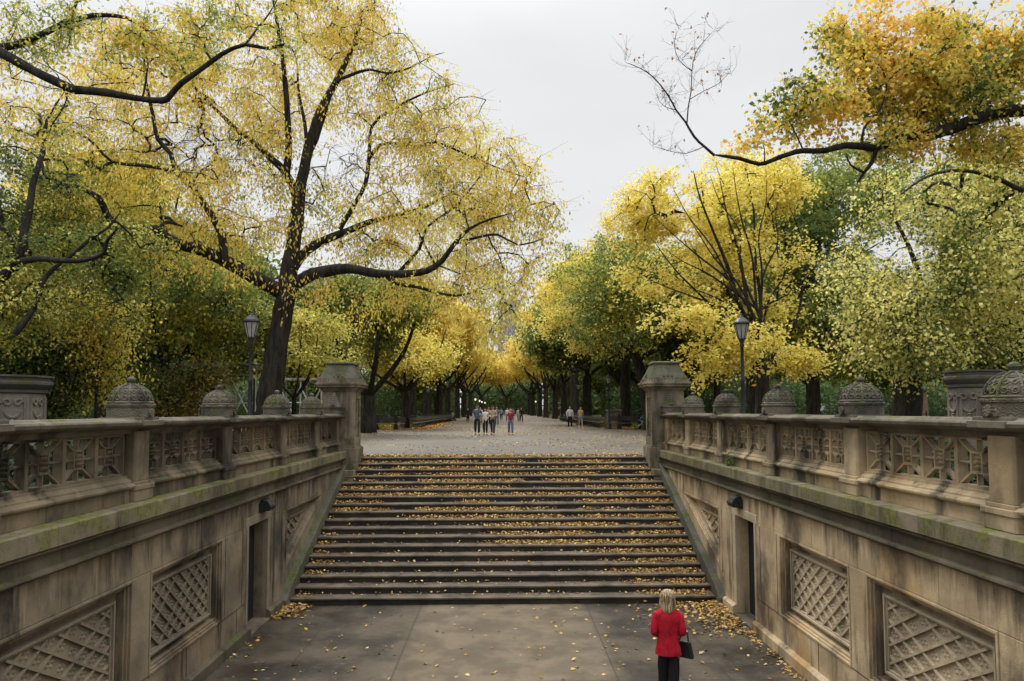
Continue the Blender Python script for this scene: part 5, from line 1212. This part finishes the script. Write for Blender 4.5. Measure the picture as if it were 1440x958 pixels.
    # upper garment
    tn, te = [], []
    def t_(p): tn.append(p); return len(tn)-1
    pz = .80 if coat == 0 else coat
    if detail: hips_ = .07
    c_ = t_(((0, 0, (.86 if not coat else pz)*k), ((.165 if not coat else .172)*k, (.125 if not coat else .13)*k))); w2 = t_(inf(wa, .028)); c2 = t_(inf(ch, .036)); n2 = t_(((0, .012*k, 1.43*k), (.088*k, .075*k))); n3 = t_(((0, .01*k, 1.455*k), (.062*k, .058*k))); te += [(c_, w2), (w2, c2), (c2, n2), (n2, n3)]
    for sx in (1, -1):
        hip, kn, an, to, sh, elb, wr = J[sx]; s1 = t_(inf(sh, .03)); te.append((c2, s1)); E0, E1 = Vector(nodes[sh][0]), Vector(nodes[elb][0])
        if sleeve <= .5: e = t_((tuple(E0+(E1-E0)*.75), (.058*k, .058*k))); te.append((s1, e))
        else:
            e = t_(inf(elb, .016)); te.append((s1, e)); w3 = Vector(nodes[wr][0]); q = t_((tuple(E1+(w3-E1)*(.94 if sleeve > .9 else .5)), (.040*k, .040*k))); te.append((e, q))
    if not detail: skin_mesh('coat' if coat else 'shirt', tn, te, top, r_, sub=2, root=2)
    else:                                            # tailored jacket: lofted body with folds, skinned sleeves
        b = MB(); n_ = 40; rg_ = [(.835, .176, .131), (.86, .175, .13), (.92, .165, .122), (1.0, .148, .112), (1.07, .138, .104), (1.14, .142, .106), (1.22, .158, .113), (1.30, .172, .115), (1.36, .176, .108), (1.41, .150, .092), (1.44, .095, .075), (1.47, .068, .064), (1.485, .072, .066)]
        for zi, (z_, rx, ry) in enumerate(rg_):
            for i in range(n_):
                a = 2*math.pi*i/n_; f_ = 1+.022*math.sin(5*a+z_*9)*max(0, 1.25-z_)*2.2+.012*math.sin(9*a-z_*31)+.012*math.sin(z_*60+3*a)
                if abs(a-math.pi/2) < .09: f_ -= .035*(1 if z_ < 1.38 else 0)   # centre back seam
                b.v.append((rx*f_*math.cos(a)*k, (ry*f_*math.sin(a)+.005)*k, z_*k))
        for j in range(len(rg_)-1):
            for i in range(n_): b.f.append((j*n_+i, j*n_+(i+1) % n_, (j+1)*n_+(i+1) % n_, (j+1)*n_+i))
        jk = b.build('jacket', top, r_, True, local=True)
        for sx in (1, -1):
            hip, kn, an, to, sh, elb, wr = J[sx]; E0, E1, E2 = (Vector(nodes[q][0]) for q in (sh, elb, wr)); md = E0.lerp(E1, .5)+Vector((sx*.008, .006, 0)); up_ = E0+Vector((-sx*.035, 0, .008)); m2_ = E1.lerp(E2, .5)
            skin_mesh('sleeve', [(tuple(up_), (.062*k, .062*k)), (tuple(E0+Vector((sx*.004, 0, -.03))), (.064*k, .066*k)), (tuple(md), (.052*k, .056*k)), (tuple(E1.lerp(E0, .12)), (.054*k, .058*k)), (tuple(E1), (.052*k, .054*k)), (tuple(m2_), (.042*k, .042*k)), (tuple(E1.lerp(E2, .93)), (.036*k, .036*k))], [(q, q+1) for q in range(6)], top, jk, sub=2)
    # lower garment
    tn, te = [], []
    def t_(p): tn.append(p); return len(tn)-1
    if skirt:
        a = t_(((0, 0, .98*k), (.12*k, .10*k))); c = t_(((0, 0, .85*k), (.16*k, .13*k))); d = t_(((0, 0, skirt*k), (.18*k, .15*k))); te = [(a, c), (c, d)]
    else:
        a = t_(((0, 0, 1.0*k), (.125*k, .10*k))); p_ = t_(((0, 0, .91*k), (.14*k, .11*k))); te.append((a, p_))
        for sx in (1, -1):
            hip, kn, an, to, sh, elb, wr = J[sx]; hh = t_(inf(hip, .034)); te.append((p_, hh)); K0, K1 = Vector(nodes[hip][0]), Vector(nodes[kn][0])
            if shorts: q = t_((tuple(K0+(K1-K0)*.55), (.09*k, .09*k))); te.append((hh, q))
            else: kq = t_(inf(kn, .018)); A1 = Vector(nodes[an][0]); q = t_((tuple(K1+(A1-K1)*.92), (.055*k, .06*k))); te += [(hh, kq), (kq, q)]
    skin_mesh('shorts' if shorts else 'skirt' if skirt else 'trousers', tn, te, legs, r_, sub=2 if detail else 1, root=1)
    # shoes
    sm = cloth('shoe_leather', shoes, .5)
    for sx in (1, -1):
        a, t0 = Vector(nodes[J[sx][2]][0]), Vector(nodes[J[sx][3]][0]); t0.z = max(t0.z, .035*k)
        skin_mesh('shoe', [((a.x, a.y+.03*k, a.z-.035*k), (.045*k, .045*k)), (tuple(a*.5+t0*.5-Vector((0, 0, .01))), (.045*k, .038*k)), (tuple(t0-Vector((0, .03*k, 0))), (.04*k, .028*k))], [(0, 1), (1, 2)], sm, r_, sub=1)
    # hair or cap
    hm = cloth('cap_cloth' if cap else 'hair', HAIR['cap' if cap else hair], .6) if not detail else blond_hair
    hn_ = [((0, .012*k, 1.60*k), (.085*k, .088*k)), ((0, .005*k, 1.665*k), (.07*k, .078*k)), ((0, .0, 1.70*k), (.03*k, .035*k))]; he = [(0, 1), (1, 2)]
    if cap: b = MB(); b.lathe((0, -.09*k, 1.635*k), [(.02*k, -.006), (.075*k, -.004), (.07*k, .01*k), (.02*k, .016*k)], 12); b.build('cap_peak', hm, r_, True, local=True); hn_[0] = ((0, .02*k, 1.635*k), (.078*k, .08*k))
    if hair_long:
        hn_ += [((.02*k, .065*k, 1.53*k), (.085*k, .05*k)), ((.015*k, .075*k, 1.44*k), (.085*k, .04*k)), ((.01*k, .09*k, 1.39*k), (.06*k, .025*k))]; he += [(0, 3), (3, 4), (4, 5)]
        if detail:
            for sx in (-1, 1): hn_ += [((sx*.072*k, .0, 1.55*k), (.03*k, .05*k)), ((sx*.08*k, .01*k, 1.46*k), (.025*k, .035*k))]; m_ = len(hn_); he += [(0, m_-2), (m_-2, m_-1)]
    else: hn_[0] = ((0, .022*k, 1.605*k), (.082*k, .078*k))
    hr_ = skin_mesh('cap' if cap else 'hair', hn_, he, hm, r_, sub=2 if detail else 1)
    if detail:                                       # loose strands falling from the crown
        rs = random.Random(3); b = MB()
        for q in range(230):
            a = rs.uniform(-.5, math.pi+.5); c0 = Vector((rs.uniform(-.012, .012), .0, 1.703)); ln_ = rs.uniform(1.355, 1.45); r1 = rs.uniform(.088, .102); w_ = rs.uniform(.6, 1.1); ph = rs.uniform(0, 6)
            pts = []
            for u in np.linspace(0, 1, 9):
                if u < .45: t_2 = u/.45*math.pi/2; rr = r1*math.sin(t_2); zz = 1.60+.104*math.cos(t_2)
                else: v_ = (u-.45)/.55; rr = r1*(1-.25*v_*w_)+.006*math.sin(7*v_+ph); zz = 1.60+(ln_-1.60)*v_
                pts.append(((rr*math.cos(a)*(1 if u < .5 else .95)+.012*u*math.sin(ph))*k, (rr*math.sin(a)*.98+.012)*k, zz*k))
            b.tube(pts, [.0045*k]*7+[.0035*k, .0015*k], 4)
        b.build('strand', hm, hr_, True, local=True)
    r_.location = (x, y, z); r_.rotation_euler.z = face; tag(r_, label, 'person', group); return r_, J, nodes
def floc(px, Y): return P(px, 577, Y).x
denim, black_c, white_c = cloth('blue_denim', (.10, .15, .24)), cloth('black_cloth', (.015, .016, .018)), cloth('white_cloth', (.72, .72, .72))
red_mat = simple('red_wool', (.48, .014, .03), (.27, .008, .018), .9, 9, spec=.2, bump=.2)
wm, J, nd_ = person(2.24, 9.9, 0, 1.70, math.pi-.12, 'blonde woman in a red jacket and black trousers walking towards the stairs', red_mat, black_c, hair='blond', female=True, hair_long=True, detail=True, elbow=(1.15, 1.35), stride=.10, arms=(.02, .05), coat=.80)
# the handbag on her forearm
hb = empty('handbag', (0, 0, 0)); b = MB(); lm_ = simple('black_leather', (.012, .012, .013), (.02, .02, .022), .35, 12)
b.add([(-.05, -.17, 0), (.05, -.17, 0), (.05, .17, 0), (-.05, .17, 0), (-.025, -.12, .26), (.025, -.12, .26), (.025, .12, .26), (-.025, .12, .26)], [(0, 3, 2, 1), (4, 5, 6, 7), (0, 1, 5, 4), (1, 2, 6, 5), (2, 3, 7, 6), (3, 0, 4, 7)])
b.build('bag_body', lm_, hb, bevel=.02)
for sx in (-1, 1):
    b = MB(); b.tube([(sx*.022, -.08, .25), (sx*.02, -.06, .38), (sx*.012, 0, .44), (sx*.02, .06, .38), (sx*.022, .08, .25)], .008, 6); b.build('strap', lm_, hb, True)
b = MB(); b.tube([(.03, .05, .24), (.07, .10, .0), (.02, .16, -.32), (-.01, .14, .0), (-.03, .1, .22)], .006, 5); b.build('long_strap', lm_, hb, True)
hb.location = (2.24+.235, 9.97, .76); hb.rotation_euler.z = .95; hb.scale = (.8, .8, .85); tag(hb, 'black leather handbag hanging from the arm of the woman in red', 'handbag')
pg = 'group walking towards the stairs'
teal, beige, redtop, bluesh, yel = cloth('slate_shirt', (.09, .13, .18)), cloth('beige_wrap', (.42, .33, .24)), cloth('dark_red_knit', (.30, .03, .04)), cloth('blue_shirt', (.16, .22, .34)), cloth('pale_yellow_top', (.62, .52, .22))
person(floc(671, 40.8), 40.8, G, 1.78, .05, 'man in a dark slate shirt and cap at the left of the walking group', teal, cloth('dark_trousers', (.02, .027, .035)), cap=True, sleeve=.4, arms=(.1, -.1), stride=.12)
person(floc(682.5, 41.3), 41.3, G, 1.58, -.1, 'dark haired woman in a white blouse with black trousers beside the man in the cap', white_c, black_c, female=True, hair_long=True, sleeve=.4, elbow=(.9, .5), stride=.1)
person(floc(693, 40.4), 40.4, G, 1.70, -.2, 'person in a blue cap and beige wrap walking third in the group', beige, cloth('navy_trousers', (.03, .045, .07)), cap=True, sleeve=1, elbow=(1.5, 1.5), stride=.16)
person(floc(718, 41.0), 41.0, G, 1.56, .1, 'woman in a red top and blue jeans walking alone right of the group', redtop, denim, hair='brown', female=True, sleeve=.4, stride=.14, arms=(.1, -.1), shoes=(.12, .05, .03))
person(floc(801.5, 55), 55.0, G, 1.74, .1, 'person in a white long sleeved shirt and black trousers near the right benches', white_c, black_c, hair='brown', sleeve=1, stride=.1, shoes=(.5, .5, .5))
person(floc(816.5, 57), 57.0, G, 1.70, .1, 'woman in a pale yellow top and denim shorts near the right benches', yel, cloth('light_denim', (.22, .30, .42)), hair='brown', female=True, shorts=True, sleeve=.3, stride=.16, shoes=(.55, .55, .55))
person(floc(658, 82), 82.0, G, 1.72, .2, 'figure in a long black coat standing far left on the avenue', black_c, black_c, coat=.45, stride=.03)
person(floc(675.5, 70), 70.0, G, 1.75, 0, 'distant person in white seen just behind the man in the cap', white_c, denim, sleeve=.4)
person(floc(687, 66), 66.0, G, 1.74, 0, 'distant person in a tan jacket behind the white bloused woman', cloth('tan_jacket', (.38, .25, .15)), black_c, hair='brown')
person(floc(698.5, 64), 64.0, G, 1.76, .1, 'distant person in a blue shirt behind the right of the group', bluesh, denim, hair='brown', sleeve=.5)
person(floc(713.5, 84), 84.0, G, 1.72, 0, 'distant person in white and blue between the group and the red top', white_c, cloth('mid_blue_jeans', (.12, .2, .36)), stride=.2)
person(floc(705, 96), 96.0, G, 1.7, 0, 'far person in a pale blue jacket on the avenue', cloth('pale_blue_jacket', (.35, .45, .6)), black_c)
person(floc(721.5, 98), 98.0, G, 1.7, 0, 'far person in a grey jacket on the avenue', cloth('grey_jacket', (.25, .26, .28)), black_c)
person(floc(729, 86), 86.0, G, 1.66, -.3, 'far person in a light top right of the red top', cloth('cream_top', (.6, .55, .48)), cloth('khaki', (.3, .25, .18)), stride=.22)
person(floc(733, 80), 80.0, G, 1.76, .2, 'far man all in black right of the red top', black_c, black_c, stride=.2)
person(-6.75, 97.5, G-.40, 1.7, 1.5, 'person in a pale blue jacket seated at the far end of the left benches', cloth('seated_blue_jacket', (.4, .48, .58)), black_c, sit=True)
person(8.0, 88.8, G-.40, 1.7, -1.5, 'dark dressed person seated far down the right benches', black_c, black_c, sit=True)

# ================================================================ STROLLER by the right pier
sr = empty('stroller', (floc(903, 51.5), 51.5, G)); X, Y = sr.location.x, 51.5; alu = simple('light_frame', (.55, .58, .6), (.45, .47, .5), .4, metal=.4); b = MB()
for sx in (-.24, .24): b.tube([(X-.45, Y+sx, .12+G), (X-.05, Y+sx, .5+G), (X+.40, Y+sx, 1.02+G)], .018, 6); b.tube([(X+.3, Y+sx, .12+G), (X-.02, Y+sx, .62+G), (X-.25, Y+sx, .70+G)], .018, 6)
b.tube([(X+.40, Y-.24, 1.02+G), (X+.44, Y, 1.04+G), (X+.40, Y+.24, 1.02+G)], .02, 6); b.build('frame', alu, sr)
b = MB(); b.prism([(X-.3, G+.42), (X+.08, G+.40), (X+.26, G+.86), (X+.16, G+.88), (X+.0, G+.52), (X-.3, G+.52)], 'y', Y-.2, Y+.2); b.build('seat', black_c, sr, bevel=.03)
b = MB(); b.prism([(X+.24+.36*math.cos(t), G+.72+.34*math.sin(t)) for t in np.linspace(1.5, 3.0, 8)]+[(X+.22, G+.74)], 'y', Y-.22, Y+.22); b.build('hood', cloth('teal_hood', (.10, .2, .22)), sr)
for (wx, wr) in ((-.45, .11), (.32, .13)):
    for sy in (-.25, .25):
        b = MB(); b.tube([(X+wx+wr*math.cos(t), Y+sy, G+wr+.01+wr*math.sin(t)) for t in np.linspace(0, 6.283, 17)], .018, 6); b.tube([(X+wx-wr, Y+sy, G+wr+.01), (X+wx+wr, Y+sy, G+wr+.01)], .006, 4); b.tube([(X+wx, Y+sy, G+.01), (X+wx, Y+sy, G+2*wr+.01)], .006, 4); b.build('wheel', M['iron'], sr)
tag(sr, 'pale framed stroller with a dark seat just left of the right gate pier', 'stroller')
